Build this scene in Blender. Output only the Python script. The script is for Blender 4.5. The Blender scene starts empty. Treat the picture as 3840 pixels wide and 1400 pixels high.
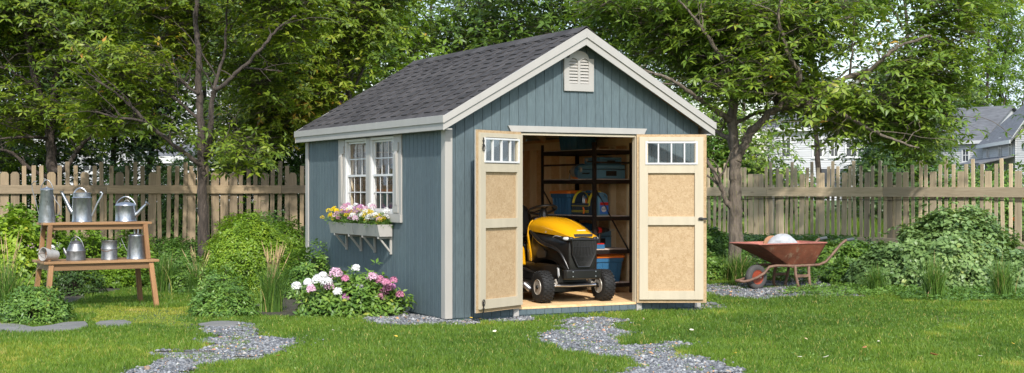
import bpy, bmesh, math, random
import numpy as np
from mathutils import Vector, Matrix
random.seed(7)
rng = np.random.default_rng(7)
R = math.radians
scene = bpy.context.scene
C = scene.collection

# ---------------------------------------------------------------- camera
CAMZ, F, UC, VH = 1.326, 5216.0, 1920.0, 707.0      # focal and horizon in pixels of the 3840 wide photograph
cam_d = bpy.data.cameras.new('camera'); cam = bpy.data.objects.new('camera', cam_d); C.objects.link(cam)
cam.location = (0, 0, CAMZ); cam.rotation_euler = (R(90), 0, 0)
cam_d.sensor_width = 36; cam_d.lens = F/3840*36; cam_d.shift_y = (VH-700)/3840
cam_d.clip_start = .1; cam_d.clip_end = 2000
scene.camera = cam

# ---------------------------------------------------------------- light
SUN_AZ, SUN_EL = R(8), R(40)          # azimuth: to the right of straight behind the camera
sd = Vector((math.sin(SUN_AZ)*math.cos(SUN_EL), -math.cos(SUN_AZ)*math.cos(SUN_EL), math.sin(SUN_EL)))
sun_d = bpy.data.lights.new('sun', 'SUN'); sun = bpy.data.objects.new('sun', sun_d); C.objects.link(sun)
sun_d.energy = 2.5; sun_d.angle = R(1.2); sun_d.color = (1, .955, .89)
sun.rotation_euler = sd.to_track_quat('Z', 'Y').to_euler(); sun.location = (3, -8, 12)
world = bpy.data.worlds.new('World'); scene.world = world; world.use_nodes = True
wt = world.node_tree; wt.nodes.clear()
wo = wt.nodes.new('ShaderNodeOutputWorld'); wb = wt.nodes.new('ShaderNodeBackground')
sky = wt.nodes.new('ShaderNodeTexSky'); sky.sky_type = 'NISHITA'; sky.sun_disc = False
sky.sun_elevation = SUN_EL; sky.sun_rotation = math.pi - SUN_AZ; sky.air_density = 1.2; sky.dust_density = 1.5
tc = wt.nodes.new('ShaderNodeTexCoord'); mp = wt.nodes.new('ShaderNodeMapping'); mp.inputs['Scale'].default_value = (1, 1, 2.6)
nz = wt.nodes.new('ShaderNodeTexNoise'); nz.inputs['Scale'].default_value = 3.2; nz.inputs['Detail'].default_value = 7; nz.inputs['Roughness'].default_value = .6
cr = wt.nodes.new('ShaderNodeValToRGB'); cr.color_ramp.elements[0].position = .42; cr.color_ramp.elements[1].position = .64
mx = wt.nodes.new('ShaderNodeMix'); mx.data_type = 'RGBA'; mx.inputs['B'].default_value = (3.5, 4.15, 5.1, 1)
L_ = wt.links.new
L_(tc.outputs['Generated'], mp.inputs[0]); L_(mp.outputs[0], nz.inputs['Vector']); L_(nz.outputs['Fac'], cr.inputs[0])
L_(cr.outputs[0], mx.inputs['Factor']); L_(sky.outputs[0], mx.inputs['A']); L_(mx.outputs['Result'], wb.inputs['Color'])
wb.inputs['Strength'].default_value = .15
L_(wb.outputs[0], wo.inputs[0])
scene.view_settings.view_transform = 'Standard'; scene.view_settings.look = 'None'
scene.view_settings.gamma = 1; scene.view_settings.exposure = 1.05
scene.cycles.max_bounces = 12; scene.cycles.diffuse_bounces = 9; scene.cycles.transparent_max_bounces = 16; scene.cycles.transmission_bounces = 6

# ---------------------------------------------------------------- tags and builders
def tag(o, label=None, cat=None, group=None, kind=None):
    if label: o['label'] = label
    if cat: o['category'] = cat
    if group: o['group'] = group
    if kind: o['kind'] = kind
    return o
def empty(name, loc=(0, 0, 0), rz=0, parent=None):
    o = bpy.data.objects.new(name, None); C.objects.link(o)
    o.location = loc; o.rotation_euler = (0, 0, rz); o.empty_display_size = .2
    if parent: o.parent = parent
    return o
def kids(o): return [c for c in bpy.data.objects if c.parent == o]
def copy_tree(o, parent=None):
    c = o.copy(); C.objects.link(c); c.parent = parent
    for ch in kids(o): copy_tree(ch, c)
    return c
def finish(name, me, m, parent=None, loc=None, rz=None):
    o = bpy.data.objects.new(name, me); C.objects.link(o)
    for x in (m if isinstance(m, (list, tuple)) else [m]): me.materials.append(x)
    if parent: o.parent = parent
    if loc is not None: o.location = loc
    if rz is not None: o.rotation_euler = (0, 0, rz)
    return o
class MB:
    def __init__(s): s.v = []; s.f = []; s.t = []; s.m = []
    def add(s, vs, fs, tint=.5, mi=0):
        n = len(s.v); s.v += [tuple(v) for v in vs]
        for f in fs: s.f.append([i+n for i in f]); s.t.append(tint); s.m.append(mi)
        return s
    def box(s, x0, x1, y0, y1, z0, z1, tint=.5, mi=0):
        v = [(x, y, z) for z in (z0, z1) for y in (y0, y1) for x in (x0, x1)]
        return s.add(v, [(0,2,3,1),(4,5,7,6),(0,1,5,4),(2,6,7,3),(0,4,6,2),(1,3,7,5)], tint, mi)
    def prism(s, poly, axis, t0, t1, tint=.5, mi=0):
        # poly in the two other axes (in order), extruded along axis
        def P(p, t):
            return {'x': (t, p[0], p[1]), 'y': (p[0], t, p[1]), 'z': (p[0], p[1], t)}[axis]
        n = len(poly); v = [P(p, t0) for p in poly]+[P(p, t1) for p in poly]
        f = [list(range(n))[::-1], list(range(n, 2*n))]+[(i, (i+1) % n, n+(i+1) % n, n+i) for i in range(n)]
        return s.add(v, f, tint, mi)
    def beam(s, p, q, w, h, tint=.5, mi=0, up=(0, 0, 1)):
        p = Vector(p); q = Vector(q); d = (q-p).normalized(); u = Vector(up)
        if abs(d.dot(u)) > .98: u = Vector((0, 1, 0))
        a = d.cross(u).normalized(); b = a.cross(d)
        v = [e+a*i*w/2+b*j*h/2 for e in (p, q) for i, j in ((-1,-1),(1,-1),(1,1),(-1,1))]
        return s.add(v, [(0,1,2,3),(7,6,5,4),(0,4,5,1),(1,5,6,2),(2,6,7,3),(3,7,4,0)], tint, mi)
    def tube(s, pts, r, n=8, tint=.5, mi=0, closed=False, squash=1, cap=True):
        pts = [Vector(p) for p in pts]; k = len(pts)
        if not isinstance(r, (list, tuple)): r = [r]*k
        V = []; prev = None
        for i, p in enumerate(pts):
            if closed: d = (pts[(i+1) % k]-pts[i-1])
            else: d = pts[min(i+1, k-1)]-pts[max(i-1, 0)]
            d.normalize()
            if prev is None:
                a = d.cross(Vector((0, 0, 1)))
                if a.length < .1: a = d.cross(Vector((0, 1, 0)))
            else: a = prev-d*prev.dot(d)
            a.normalize(); prev = a; b = d.cross(a)
            V += [p+(a*math.cos(2*math.pi*j/n)+b*math.sin(2*math.pi*j/n)*squash)*r[i] for j in range(n)]
        Fs = []
        for i in range(k if closed else k-1):
            i2 = (i+1) % k
            Fs += [(i*n+j, i*n+(j+1) % n, i2*n+(j+1) % n, i2*n+j) for j in range(n)]
        if not closed and cap: Fs += [list(range(n))[::-1], [(k-1)*n+j for j in range(n)]]
        return s.add(V, Fs, tint, mi)
    def lathe(s, prof, n=24, c=(0, 0, 0), axis='z', tint=.5, mi=0, a0=0, cap=True):
        V = []; k = len(prof)
        for r, z in prof:
            for j in range(n):
                a = 2*math.pi*j/n+a0; x, y = r*math.cos(a), r*math.sin(a)
                p = {'z': (x, y, z), 'x': (z, x, y), 'y': (x, z, y)}[axis]
                V.append((p[0]+c[0], p[1]+c[1], p[2]+c[2]))
        Fs = [(i*n+j, i*n+(j+1) % n, (i+1)*n+(j+1) % n, (i+1)*n+j) for i in range(k-1) for j in range(n)]
        if cap and prof[0][0] > 1e-5: Fs.append(list(range(n))[::-1])
        if cap and prof[-1][0] > 1e-5: Fs.append([(k-1)*n+j for j in range(n)])
        return s.add(V, Fs, tint, mi)
    def ball(s, c, r, n=12, sz=1, tint=.5, mi=0):
        pr = [(r*math.sin(math.pi*i/(n//2)), -r*sz*math.cos(math.pi*i/(n//2))) for i in range(n//2+1)]
        return s.lathe(pr, n, c, 'z', tint, mi)
    def loft(s, rings, tint=.5, mi=0, closed=True, cap=True):
        n = len(rings[0]); V = [p for r in rings for p in r]; Fs = []
        for i in range(len(rings)-1):
            for j in range(n if closed else n-1):
                Fs.append((i*n+j, i*n+(j+1) % n, (i+1)*n+(j+1) % n, (i+1)*n+j))
        if cap and closed: Fs += [list(range(n))[::-1], [(len(rings)-1)*n+j for j in range(n)]]
        return s.add(V, Fs, tint, mi)
    def build(s, name, m, parent=None, smooth=False, bevel=0, sub=0, loc=None, rz=None, angle=40, fixn=False):
        me = bpy.data.meshes.new(name); me.from_pydata(s.v, [], s.f)
        if len(set(s.t)) > 1 or (s.t and s.t[0] != .5):
            at = me.attributes.new('tint', 'FLOAT', 'FACE'); at.data.foreach_set('value', s.t)
        if fixn:
            bm = bmesh.new(); bm.from_mesh(me); bmesh.ops.remove_doubles(bm, verts=bm.verts, dist=1e-5)
            bmesh.ops.recalc_face_normals(bm, faces=bm.faces); bm.to_mesh(me); bm.free()
        o = finish(name, me, m, parent, loc, rz)
        if len(me.materials) > 1 and not fixn: me.polygons.foreach_set('material_index', s.m)
        if smooth:
            me.polygons.foreach_set('use_smooth', [True]*len(me.polygons))
            try: me.set_sharp_from_angle(angle=R(angle))
            except Exception: pass
        if bevel:
            b = o.modifiers.new('b', 'BEVEL'); b.width = bevel; b.segments = 2; b.limit_method = 'ANGLE'
        if sub:
            b = o.modifiers.new('s', 'SUBSURF'); b.levels = sub; b.render_levels = sub
        return o
def npmesh(name, V, T, tint, m, parent=None, smooth=False):
    """V (n,3), T (k,3) triangles, tint (k,)"""
    V = np.asarray(V, np.float32); T = np.asarray(T, np.int32)
    me = bpy.data.meshes.new(name); me.vertices.add(len(V)); me.vertices.foreach_set('co', V.ravel())
    me.loops.add(T.size); me.loops.foreach_set('vertex_index', T.ravel())
    me.polygons.add(len(T)); me.polygons.foreach_set('loop_start', np.arange(0, T.size, 3, dtype=np.int32))
    me.update(calc_edges=True)
    if smooth: me.polygons.foreach_set('use_smooth', np.ones(len(T), bool))
    if tint is not None:
        at = me.attributes.new('tint', 'FLOAT', 'FACE'); at.data.foreach_set('value', np.asarray(tint, np.float32))
    return finish(name, me, m, parent)
def plate(outer, holes, th, name, m, parent, place):
    """flat plate with holes, place: (x,y,z)->(x,y,z) mapping of 2D+thickness coordinates"""
    cu = bpy.data.curves.new(name, 'CURVE'); cu.dimensions = '2D'; cu.fill_mode = 'BOTH'; cu.extrude = th/2
    for lp in [outer]+list(holes):
        sp = cu.splines.new('POLY'); sp.points.add(len(lp)-1); sp.use_cyclic_u = True
        for i, p in enumerate(lp): sp.points[i].co = (p[0], p[1], 0, 1)
    o = bpy.data.objects.new(name, cu); me = bpy.data.meshes.new_from_object(o); bpy.data.objects.remove(o)
    for v in me.vertices: v.co = place(v.co.x, v.co.y, v.co.z)
    me.materials.clear()
    return finish(name, me, m, parent)

# value noise, vectorised
def _h(ix, iy, iz):
    n = (ix*374761393+iy*668265263+iz*2147483647+1013904223).astype(np.int64) & 0xffffffff
    n = ((n ^ (n >> 13))*1274126177) & 0xffffffff
    return ((n ^ (n >> 16)) & 0xffff)/65535.0
def vnoise(x, y, z=0, seed=0):
    x = np.asarray(x, float)+seed*17.3; y = np.asarray(y, float)+seed*5.1; z = np.asarray(z, float)+0*x
    ix, iy, iz = np.floor(x).astype(np.int64), np.floor(y).astype(np.int64), np.floor(z).astype(np.int64)
    fx, fy, fz = x-ix, y-iy, z-iz
    fx, fy, fz = [t*t*(3-2*t) for t in (fx, fy, fz)]
    r = 0
    for a in (0, 1):
        for b in (0, 1):
            for c in (0, 1):
                r = r+_h(ix+a, iy+b, iz+c)*(fx if a else 1-fx)*(fy if b else 1-fy)*(fz if c else 1-fz)
    return r
def inpoly(x, y, poly):
    x = np.asarray(x); y = np.asarray(y); ins = np.zeros(x.shape, bool); n = len(poly)
    for i in range(n):
        x0, y0 = poly[i]; x1, y1 = poly[(i+1) % n]
        if y0 == y1: continue
        c = ((y0 > y) != (y1 > y)) & (x < (x1-x0)*(y-y0)/(y1-y0)+x0)
        ins ^= c
    return ins

def smooth_path(pts, n=6, wob_=0, seed=0):
    pts = [Vector(p) for p in pts]; out = []; rr = random.Random(seed)
    for i in range(len(pts)-1):
        p0 = pts[max(i-1, 0)]; p1 = pts[i]; p2 = pts[i+1]; p3 = pts[min(i+2, len(pts)-1)]
        for k in range(n):
            t = k/n; q = .5*((2*p1)+(p2-p0)*t+(2*p0-5*p1+4*p2-p3)*t*t+(3*p1-p0-3*p2+p3)*t**3)
            if wob_ and (i or k): q = q+Vector((rr.uniform(-1, 1), rr.uniform(-1, 1), rr.uniform(-.6, .6)))*wob_
            out.append(q)
    out.append(pts[-1]); return out

# terrain: level lawn that rises gently to the fence line
def gh(x, y):
    t = np.clip((np.asarray(y, float)-19.0)/2.6, 0, 1); t = t*t*(3-2*t)
    return .41*t
def P(u, v, Y):                     # photo pixel at distance Y -> world point
    return Vector(((u-UC)*Y/F, Y, CAMZ-(v-VH)*Y/F))
def G(u, v):                        # photo pixel on the ground
    Y = CAMZ*F/max(v-VH, 1)
    for _ in range(30): Y = .5*Y+.5*(CAMZ-float(gh(0, Y)))*F/(v-VH)
    return ((u-UC)*Y/F, Y)
def GD(pts): return [G(a*1.4907, b*1.4907) for a, b in pts]   # the same from the 2576 px wide view
# ---------------------------------------------------------------- materials
def nodes(name):
    m = bpy.data.materials.new(name); m.use_nodes = True; nt = m.node_tree; nt.nodes.clear()
    o = nt.nodes.new('ShaderNodeOutputMaterial'); b = nt.nodes.new('ShaderNodeBsdfPrincipled'); nt.links.new(b.outputs[0], o.inputs[0])
    return m, nt, b, o
def N(nt, t, **k):
    n = nt.nodes.new(t)
    for a, v in k.items(): setattr(n, a, v)
    return n
def coords(nt, sc=(1, 1, 1), rnd=False):
    t = N(nt, 'ShaderNodeTexCoord'); mp = N(nt, 'ShaderNodeMapping'); mp.inputs['Scale'].default_value = sc
    src = t.outputs['Object']
    if rnd:
        oi = N(nt, 'ShaderNodeObjectInfo'); mm = N(nt, 'ShaderNodeVectorMath', operation='SCALE'); mm.inputs[0].default_value = (37, 91, 53)
        nt.links.new(oi.outputs['Random'], mm.inputs['Scale'])
        ad = N(nt, 'ShaderNodeVectorMath', operation='ADD'); nt.links.new(src, ad.inputs[0]); nt.links.new(mm.outputs[0], ad.inputs[1]); src = ad.outputs[0]
    nt.links.new(src, mp.inputs[0]); return mp.outputs[0]
def noise(nt, vec, scale, detail=5, rough=.6, dist=0):
    n = N(nt, 'ShaderNodeTexNoise'); n.inputs['Scale'].default_value = scale; n.inputs['Detail'].default_value = detail
    n.inputs['Roughness'].default_value = rough; n.inputs['Distortion'].default_value = dist; nt.links.new(vec, n.inputs['Vector']); return n.outputs['Fac']
def ramp(nt, fac, stops):
    r = N(nt, 'ShaderNodeValToRGB'); e = r.color_ramp.elements
    while len(e) < len(stops): e.new(.5)
    for i, (p, c) in enumerate(stops): e[i].position = p; e[i].color = (*c, 1) if len(c) == 3 else c
    nt.links.new(fac, r.inputs[0]); return r.outputs[0]
def mixc(nt, f, a, b, mode='MIX'):
    m = N(nt, 'ShaderNodeMix', data_type='RGBA', blend_type=mode)
    for s, v in (('Factor', f), ('A', a), ('B', b)):
        if isinstance(v, (int, float)): m.inputs[s].default_value = v
        elif isinstance(v, tuple): m.inputs[s].default_value = (*v, 1)
        else: nt.links.new(v, m.inputs[s])
    return m.outputs['Result']
def attr(nt, nm='tint'):
    a = N(nt, 'ShaderNodeAttribute', attribute_name=nm); return a.outputs['Fac']
def bump(nt, b, h, st=.3, dist=.01):
    n = N(nt, 'ShaderNodeBump'); n.inputs['Strength'].default_value = st; n.inputs['Distance'].default_value = dist
    nt.links.new(h, n.inputs['Height']); nt.links.new(n.outputs[0], b.inputs['Normal'])
def scl(c, k): return tuple(x*k for x in c)
def M(name, col, rough=.6, metal=0, var=.18, scale=6, sc=(1, 1, 1), bst=0, bsc=40, bdist=.003, col2=None, c2w=.5, spec=.5, coat=0, rnd=False, tint=None):
    m, nt, b, o = nodes(name); vec = coords(nt, sc, rnd)
    n = noise(nt, vec, scale)
    c = ramp(nt, n, [(.3, scl(col, 1-var)), (.7, scl(col, 1+var))])
    if col2:
        n2 = noise(nt, vec, scale*2.3, 8, .7); f = ramp(nt, n2, [(c2w, (0, 0, 0)), (c2w+.1, (1, 1, 1))]); c = mixc(nt, f, c, col2)
    if tint:
        t = ramp(nt, attr(nt), [(0, scl((1, 1, 1), 1-tint)), (1, scl((1, 1, 1), 1+tint))]); c = mixc(nt, 1.0, c, t, 'MULTIPLY')
    nt.links.new(c, b.inputs['Base Color'])
    b.inputs['Roughness'].default_value = rough; b.inputs['Metallic'].default_value = metal; b.inputs['Specular IOR Level'].default_value = spec
    b.inputs['Coat Weight'].default_value = coat; b.inputs['Coat Roughness'].default_value = .08
    if bst: bump(nt, b, noise(nt, vec, bsc, 4, .6), bst, bdist)
    return m
def wood(name, c1, c2, axis='z', sc=9, rough=.7, rnd=True, knots=True, bst=.5):
    m, nt, b, o = nodes(name); s = {'z': (1, 1, .07), 'x': (.07, 1, 1), 'y': (1, .07, 1)}[axis]
    vec = coords(nt, s, rnd); n = noise(nt, vec, sc*6, 6, .65, .6); big = noise(nt, vec, sc*.8, 2)
    c = ramp(nt, n, [(.25, c1), (.5, tuple((a+d)/2 for a, d in zip(c1, c2))), (.72, c2)])
    c = mixc(nt, .35, c, ramp(nt, big, [(.3, scl(c1, .8)), (.7, scl(c2, 1.15))]))
    if knots:
        v2 = coords(nt, tuple((.35 if x < .5 else 1) for x in s), rnd); vo = N(nt, 'ShaderNodeTexVoronoi'); vo.inputs['Scale'].default_value = 5.5
        nt.links.new(v2, vo.inputs['Vector']); k = ramp(nt, vo.outputs['Distance'], [(.04, (1, 1, 1)), (.13, (0, 0, 0))]); c = mixc(nt, k, c, scl(c1, .42))
    if rnd:
        oi = N(nt, 'ShaderNodeObjectInfo'); t = ramp(nt, oi.outputs['Random'], [(0, (.62, .62, .63)), (.5, (.92, .91, .90)), (1, (1.15, 1.1, 1.03))]); c = mixc(nt, 1.0, c, t, 'MULTIPLY')
    nt.links.new(c, b.inputs['Base Color']); b.inputs['Roughness'].default_value = rough; b.inputs['Specular IOR Level'].default_value = .3
    bump(nt, b, n, bst, .004); return m
def leafmat(name, stops, trans=.35, rough=.42, spec=.4, tcol=None):
    m, nt, b, o = nodes(name); c = ramp(nt, attr(nt), stops); nt.links.new(c, b.inputs['Base Color'])
    b.inputs['Roughness'].default_value = rough; b.inputs['Specular IOR Level'].default_value = spec
    t = N(nt, 'ShaderNodeBsdfTranslucent'); k = mixc(nt, 1.0, c, tcol or (1.5, 1.5, .7), 'MULTIPLY'); nt.links.new(k, t.inputs['Color'])
    x = N(nt, 'ShaderNodeMixShader'); x.inputs[0].default_value = trans
    nt.links.new(b.outputs[0], x.inputs[1]); nt.links.new(t.outputs[0], x.inputs[2]); nt.links.new(x.outputs[0], o.inputs[0]); return m
def glass(name, tintc=(.93, .96, .97), refl=1.0):
    m, nt, b, o = nodes(name); nt.nodes.remove(b)
    t = N(nt, 'ShaderNodeBsdfTransparent'); t.inputs[0].default_value = (*tintc, 1); g = N(nt, 'ShaderNodeBsdfGlossy'); g.inputs['Roughness'].default_value = .02
    f = N(nt, 'ShaderNodeFresnel'); f.inputs[0].default_value = 1.5; k = N(nt, 'ShaderNodeMath', operation='MULTIPLY'); k.inputs[1].default_value = refl
    x = N(nt, 'ShaderNodeMixShader'); nt.links.new(f.outputs[0], k.inputs[0]); nt.links.new(k.outputs[0], x.inputs[0])
    nt.links.new(t.outputs[0], x.inputs[1]); nt.links.new(g.outputs[0], x.inputs[2]); nt.links.new(x.outputs[0], o.inputs[0]); return m
def osb(name, c1, c2, sc=26, rough=.75):
    m, nt, b, o = nodes(name); vec = coords(nt, (1, 1, 1)); v = N(nt, 'ShaderNodeTexVoronoi', distance='CHEBYCHEV'); v.inputs['Scale'].default_value = sc*1.6
    dn = N(nt, 'ShaderNodeTexNoise'); dn.inputs['Scale'].default_value = 22; nt.links.new(vec, dn.inputs['Vector'])
    mm = mixc(nt, .12, vec, dn.outputs['Color']); nt.links.new(mm, v.inputs['Vector'])
    sp = N(nt, 'ShaderNodeSeparateColor'); nt.links.new(v.outputs['Color'], sp.inputs[0])
    c = ramp(nt, sp.outputs[0], [(0, c1), (.5, tuple((a+d)/2 for a, d in zip(c1, c2))), (1, c2)])
    n = noise(nt, vec, 90, 5, .7); c = mixc(nt, .45, c, ramp(nt, n, [(.3, scl(c1, .8)), (.7, scl(c2, 1.12))]))
    nt.links.new(c, b.inputs['Base Color']); b.inputs['Roughness'].default_value = rough; b.inputs['Specular IOR Level'].default_value = .25
    bump(nt, b, n, .2, .002); return m
def siding(name, col):
    m, nt, b, o = nodes(name); vec = coords(nt, (1, 1, .09)); v2 = coords(nt)
    n = noise(nt, vec, 75, 6, .7, .9); big = noise(nt, v2, 1.2, 4, .6); fine = noise(nt, v2, 160, 2)
    c = ramp(nt, n, [(.28, scl(col, .72)), (.5, col), (.75, scl(col, 1.28))])
    c = mixc(nt, 1.0, c, ramp(nt, big, [(.3, (.9, .9, .92)), (.7, (1.07, 1.07, 1.05))]), 'MULTIPLY')
    t = ramp(nt, attr(nt), [(0, (.93, .93, .94)), (1, (1.07, 1.07, 1.06))]); c = mixc(nt, 1.0, c, t, 'MULTIPLY')
    nt.links.new(c, b.inputs['Base Color']); b.inputs['Roughness'].default_value = .62; b.inputs['Specular IOR Level'].default_value = .35
    h = mixc(nt, .4, n, fine); bump(nt, b, h, .75, .006); return m

BLUE = siding('painted_siding', (.084, .116, .128))
BLUE_D = M('painted_skirt', (.066, .106, .125), .6)
TRIM = M('trim_paint', (.345, .330, .303), .5, var=.05, sc=(1, 1, .3), bst=.25, bsc=60, bdist=.002)
CREAM = M('cream_wood', (.43, .375, .275), .6, var=.06, scale=10, sc=(1, 1, .15), bst=.15, bsc=50)
STUD = M('stud_wood', (.80, .64, .41), .65, var=.1, scale=10, sc=(1, 1, .15), bst=.15, bsc=50)
OSB = osb('chip_board', (.31, .205, .105), (.46, .34, .205)); OSB_IN = osb('chip_board_inside', (.60, .37, .17), (.80, .56, .31), 12)
WHITE = M('white_paint', (.56, .56, .55), .35, var=.03)
GLASS = glass('window_glass', (.98, .985, .985), .2); BLACKM = M('black_metal', (.012, .011, .010), .4, var=.2)
SHING = M('asphalt_shingle', (.052, .0475, .046), .92, var=.22, scale=9, bst=.6, bsc=350, bdist=.003, tint=.28, col2=(.070, .068, .069), c2w=.60, spec=.2)
RACK = M('dark_steel', (.024, .018, .016), .45, metal=.3, var=.2)
SLAT = M('pale_board', (.55, .46, .40), .7, var=.15)
BLUEP = M('blue_plastic', (.035, .14, .28), .38, var=.08); BLUEL = M('slate_blue_plastic', (.09, .22, .32), .4, var=.08); ORANGE = M('orange_plastic', (.85, .22, .03), .4, var=.06)
DKBLUE = M('navy_canvas', (.03, .055, .085), .7, var=.2, bst=.3, bsc=300); YEL = M('yellow_piping', (.75, .62, .02), .5, var=.05)
GREENP = M('green_plastic', (.02, .17, .07), .35); RED = M('red_plastic', (.5, .02, .015), .35)
YELLOW = M('yellow_enamel', (.70, .345, .006), .22, var=.03, coat=.7); BLKP = M('black_moulding', (.011, .0100, .0092), .28, var=.15, spec=.5, bst=.05, bsc=500)
GRIL = M('matt_black', (.010, .0095, .009), .5, var=.15); TYRE = M('tyre_rubber', (.008, .0076, .0072), .75, var=.3, bst=.5, bsc=120); RIMG = M('rim_grey', (.36, .33, .29), .4, var=.1, metal=.2)
VINYL = M('black_vinyl', (.018, .017, .016), .33, var=.1, bst=.1, bsc=200); STEEL = M('bare_steel', (.55, .55, .56), .3, metal=.9)
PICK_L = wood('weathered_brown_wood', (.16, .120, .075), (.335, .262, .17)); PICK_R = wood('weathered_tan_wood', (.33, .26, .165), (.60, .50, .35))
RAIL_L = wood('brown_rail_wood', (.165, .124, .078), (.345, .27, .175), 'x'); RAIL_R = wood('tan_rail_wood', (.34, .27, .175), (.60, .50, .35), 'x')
BENCHX = wood('honey_bench_wood', (.20, .105, .048), (.39, .235, .115), 'x', knots=False, bst=.3, rough=.5); BENCHZ = wood('honey_leg_wood', (.19, .095, .042), (.37, .21, .10), 'z', knots=False, bst=.3, rough=.5)
def zinc(name, base, lo, hi):
    m, nt, b, o = nodes(name); v = coords(nt, (1, 1, .6), True); n = noise(nt, v, 22, 6, .65); vo = N(nt, 'ShaderNodeTexVoronoi'); vo.inputs['Scale'].default_value = 60; nt.links.new(v, vo.inputs['Vector'])
    sp = N(nt, 'ShaderNodeSeparateColor'); nt.links.new(vo.outputs['Color'], sp.inputs[0])
    c = ramp(nt, n, [(.3, scl(base, .62)), (.7, scl(base, 1.1))]); c = mixc(nt, .25, c, ramp(nt, sp.outputs[0], [(0, scl(base, .7)), (1, scl(base, 1.2))]))
    nt.links.new(c, b.inputs['Base Color']); b.inputs['Metallic'].default_value = .88
    r = ramp(nt, n, [(.3, (lo,)*3), (.7, (hi,)*3)]); nt.links.new(r, b.inputs['Roughness']); bump(nt, b, noise(nt, v, 9, 2), .35, .01); return m
ZINC = zinc('galvanised_zinc', (.34, .36, .39), .26, .42); ZINCD = zinc('dull_zinc', (.25, .255, .26), .38, .6)
RUSTR = M('rusty_red_paint', (.185, .058, .030), .7, var=.4, scale=5, col2=(.27, .17, .11), c2w=.56, bst=.5, bsc=35); RUSTI = M('worn_red_inside', (.33, .12, .09), .7, var=.3, scale=6)
PIPE = M('rusty_brown_pipe', (.15, .085, .055), .65, var=.4, scale=14, bst=.4, bsc=60, col2=(.27, .2, .16), c2w=.6); TYREG = M('dusty_tyre', (.065, .062, .06), .85, var=.3, bst=.5, bsc=60); RIMO = M('orange_rim', (.27, .05, .022), .45, var=.3, scale=20)
CEM = M('pale_cement', (.36, .37, .38), .85, var=.25, scale=9, sc=(1, 1, 3), bst=.6, bsc=20, bdist=.01); CLAY = M('terracotta_clay', (.30, .145, .07), .8)
BARK = M('brown_bark', (.060, .046, .036), .9, var=.55, scale=10, sc=(3, 3, .5), bst=1.0, bsc=22, bdist=.03, rnd=False)
BARKM = M('mossy_bark', (.135, .108, .082), .9, var=.5, scale=9, sc=(3, 3, .6), bst=1.0, bsc=20, bdist=.03, col2=(.12, .12, .03), c2w=.57)
LF_A = leafmat('tree_leaf', [(0, (.030, .060, .010)), (.45, (.095, .155, .014)), (.8, (.215, .275, .022)), (.93, (.29, .30, .03)), (1, (.42, .22, .03))])
LF_B = leafmat('broad_tree_leaf', [(0, (.032, .072, .016)), (.45, (.11, .185, .024)), (.8, (.215, .295, .032)), (.95, (.28, .32, .04)), (1, (.42, .25, .04))])
LF_C = leafmat('pale_tree_leaf', [(0, (.06, .12, .012)), (.5, (.17, .27, .022)), (.85, (.29, .38, .035)), (1, (.42, .26, .04))], .45)
LF_D = leafmat('shrub_leaf', [(0, (.028, .07, .016)), (.5, (.09, .18, .030)), (.9, (.18, .29, .045)), (1, (.32, .36, .06))], .25)
LF_Y = leafmat('bright_shrub_leaf', [(0, (.06, .12, .012)), (.5, (.16, .27, .022)), (.85, (.30, .40, .035)), (1, (.48, .44, .05))], .3)
LF_M = leafmat('bramble_leaf', [(0, (.05, .10, .034)), (.5, (.135, .22, .07)), (.85, (.23, .33, .11)), (1, (.36, .40, .12))], .25)
LF_F = leafmat('dark_fir_leaf', [(0, (.014, .035, .010)), (.6, (.045, .090, .014)), (1, (.10, .16, .02))], .2)
BLADE = leafmat('grass_blade', [(0, (.030, .068, .010)), (.4, (.082, .155, .016)), (.7, (.15, .235, .024)), (.86, (.30, .30, .04)), (1, (.46, .36, .13))], .28, .5, .3)
REED = leafmat('reed_blade', [(0, (.03, .07, .015)), (.6, (.095, .19, .03)), (.85, (.22, .32, .06)), (1, (.42, .30, .14))], .25)
PEB = None
def mk_peb():
    m, nt, b, o = nodes('pebble_stone'); c = ramp(nt, attr(nt), [(0, (.038, .040, .044)), (.35, (.125, .130, .136)), (.7, (.26, .263, .268)), (.86, (.42, .42, .40)), (.90, (.46, .45, .42)), (.91, (.23, .16, .11)), (.955, (.34, .27, .19)), (.965, (.45, .20, .10)), (1, (.60, .36, .12))])
    nt.links.new(c, b.inputs['Base Color']); b.inputs['Roughness'].default_value = .7; return m
PEB = mk_peb()
def petal(name, c, tr=.25): return leafmat(name, [(0, scl(c, .72)), (1, c)], tr, .6, .2, (1, 1, 1))
PINK = petal('pink_petal', (.62, .26, .39)); PALEP = petal('pale_pink_petal', (.74, .48, .60)); WHITEF = petal('white_petal', (.84, .83, .82)); YELF = petal('yellow_petal', (.86, .66, .02)); MAUVE = petal('mauve_petal', (.62, .28, .50)); ORF = petal('orange_petal', (.8, .22, .03))
def soilmat():
    m, nt, b, o = nodes('lawn_soil'); v = coords(nt); n = noise(nt, v, 1.3, 6); n2 = noise(nt, v, 30, 6, .7)
    c = ramp(nt, n2, [(.3, (.035, .060, .012)), (.7, (.085, .135, .024))]); c = mixc(nt, ramp(nt, n, [(.5, (0, 0, 0)), (.7, (1, 1, 1))]), c, (.095, .10, .026))
    nt.links.new(c, b.inputs['Base Color']); b.inputs['Roughness'].default_value = .95; bump(nt, b, n2, .8, .02); return m
LAWN = soilmat()
SOIL = M('bed_soil', (.05, .045, .028), .95, var=.5, scale=12, bst=1, bsc=50, bdist=.02)
GRAV = M('gravel_bed', (.12, .11, .095), .9, var=.5, scale=60, bst=1, bsc=90, bdist=.01, col2=(.34, .33, .31), c2w=.6)
FLAG = M('flag_stone', (.15, .145, .132), .85, var=.25, scale=5, sc=(1, 3, 1), bst=.8, bsc=14, bdist=.01)
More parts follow.
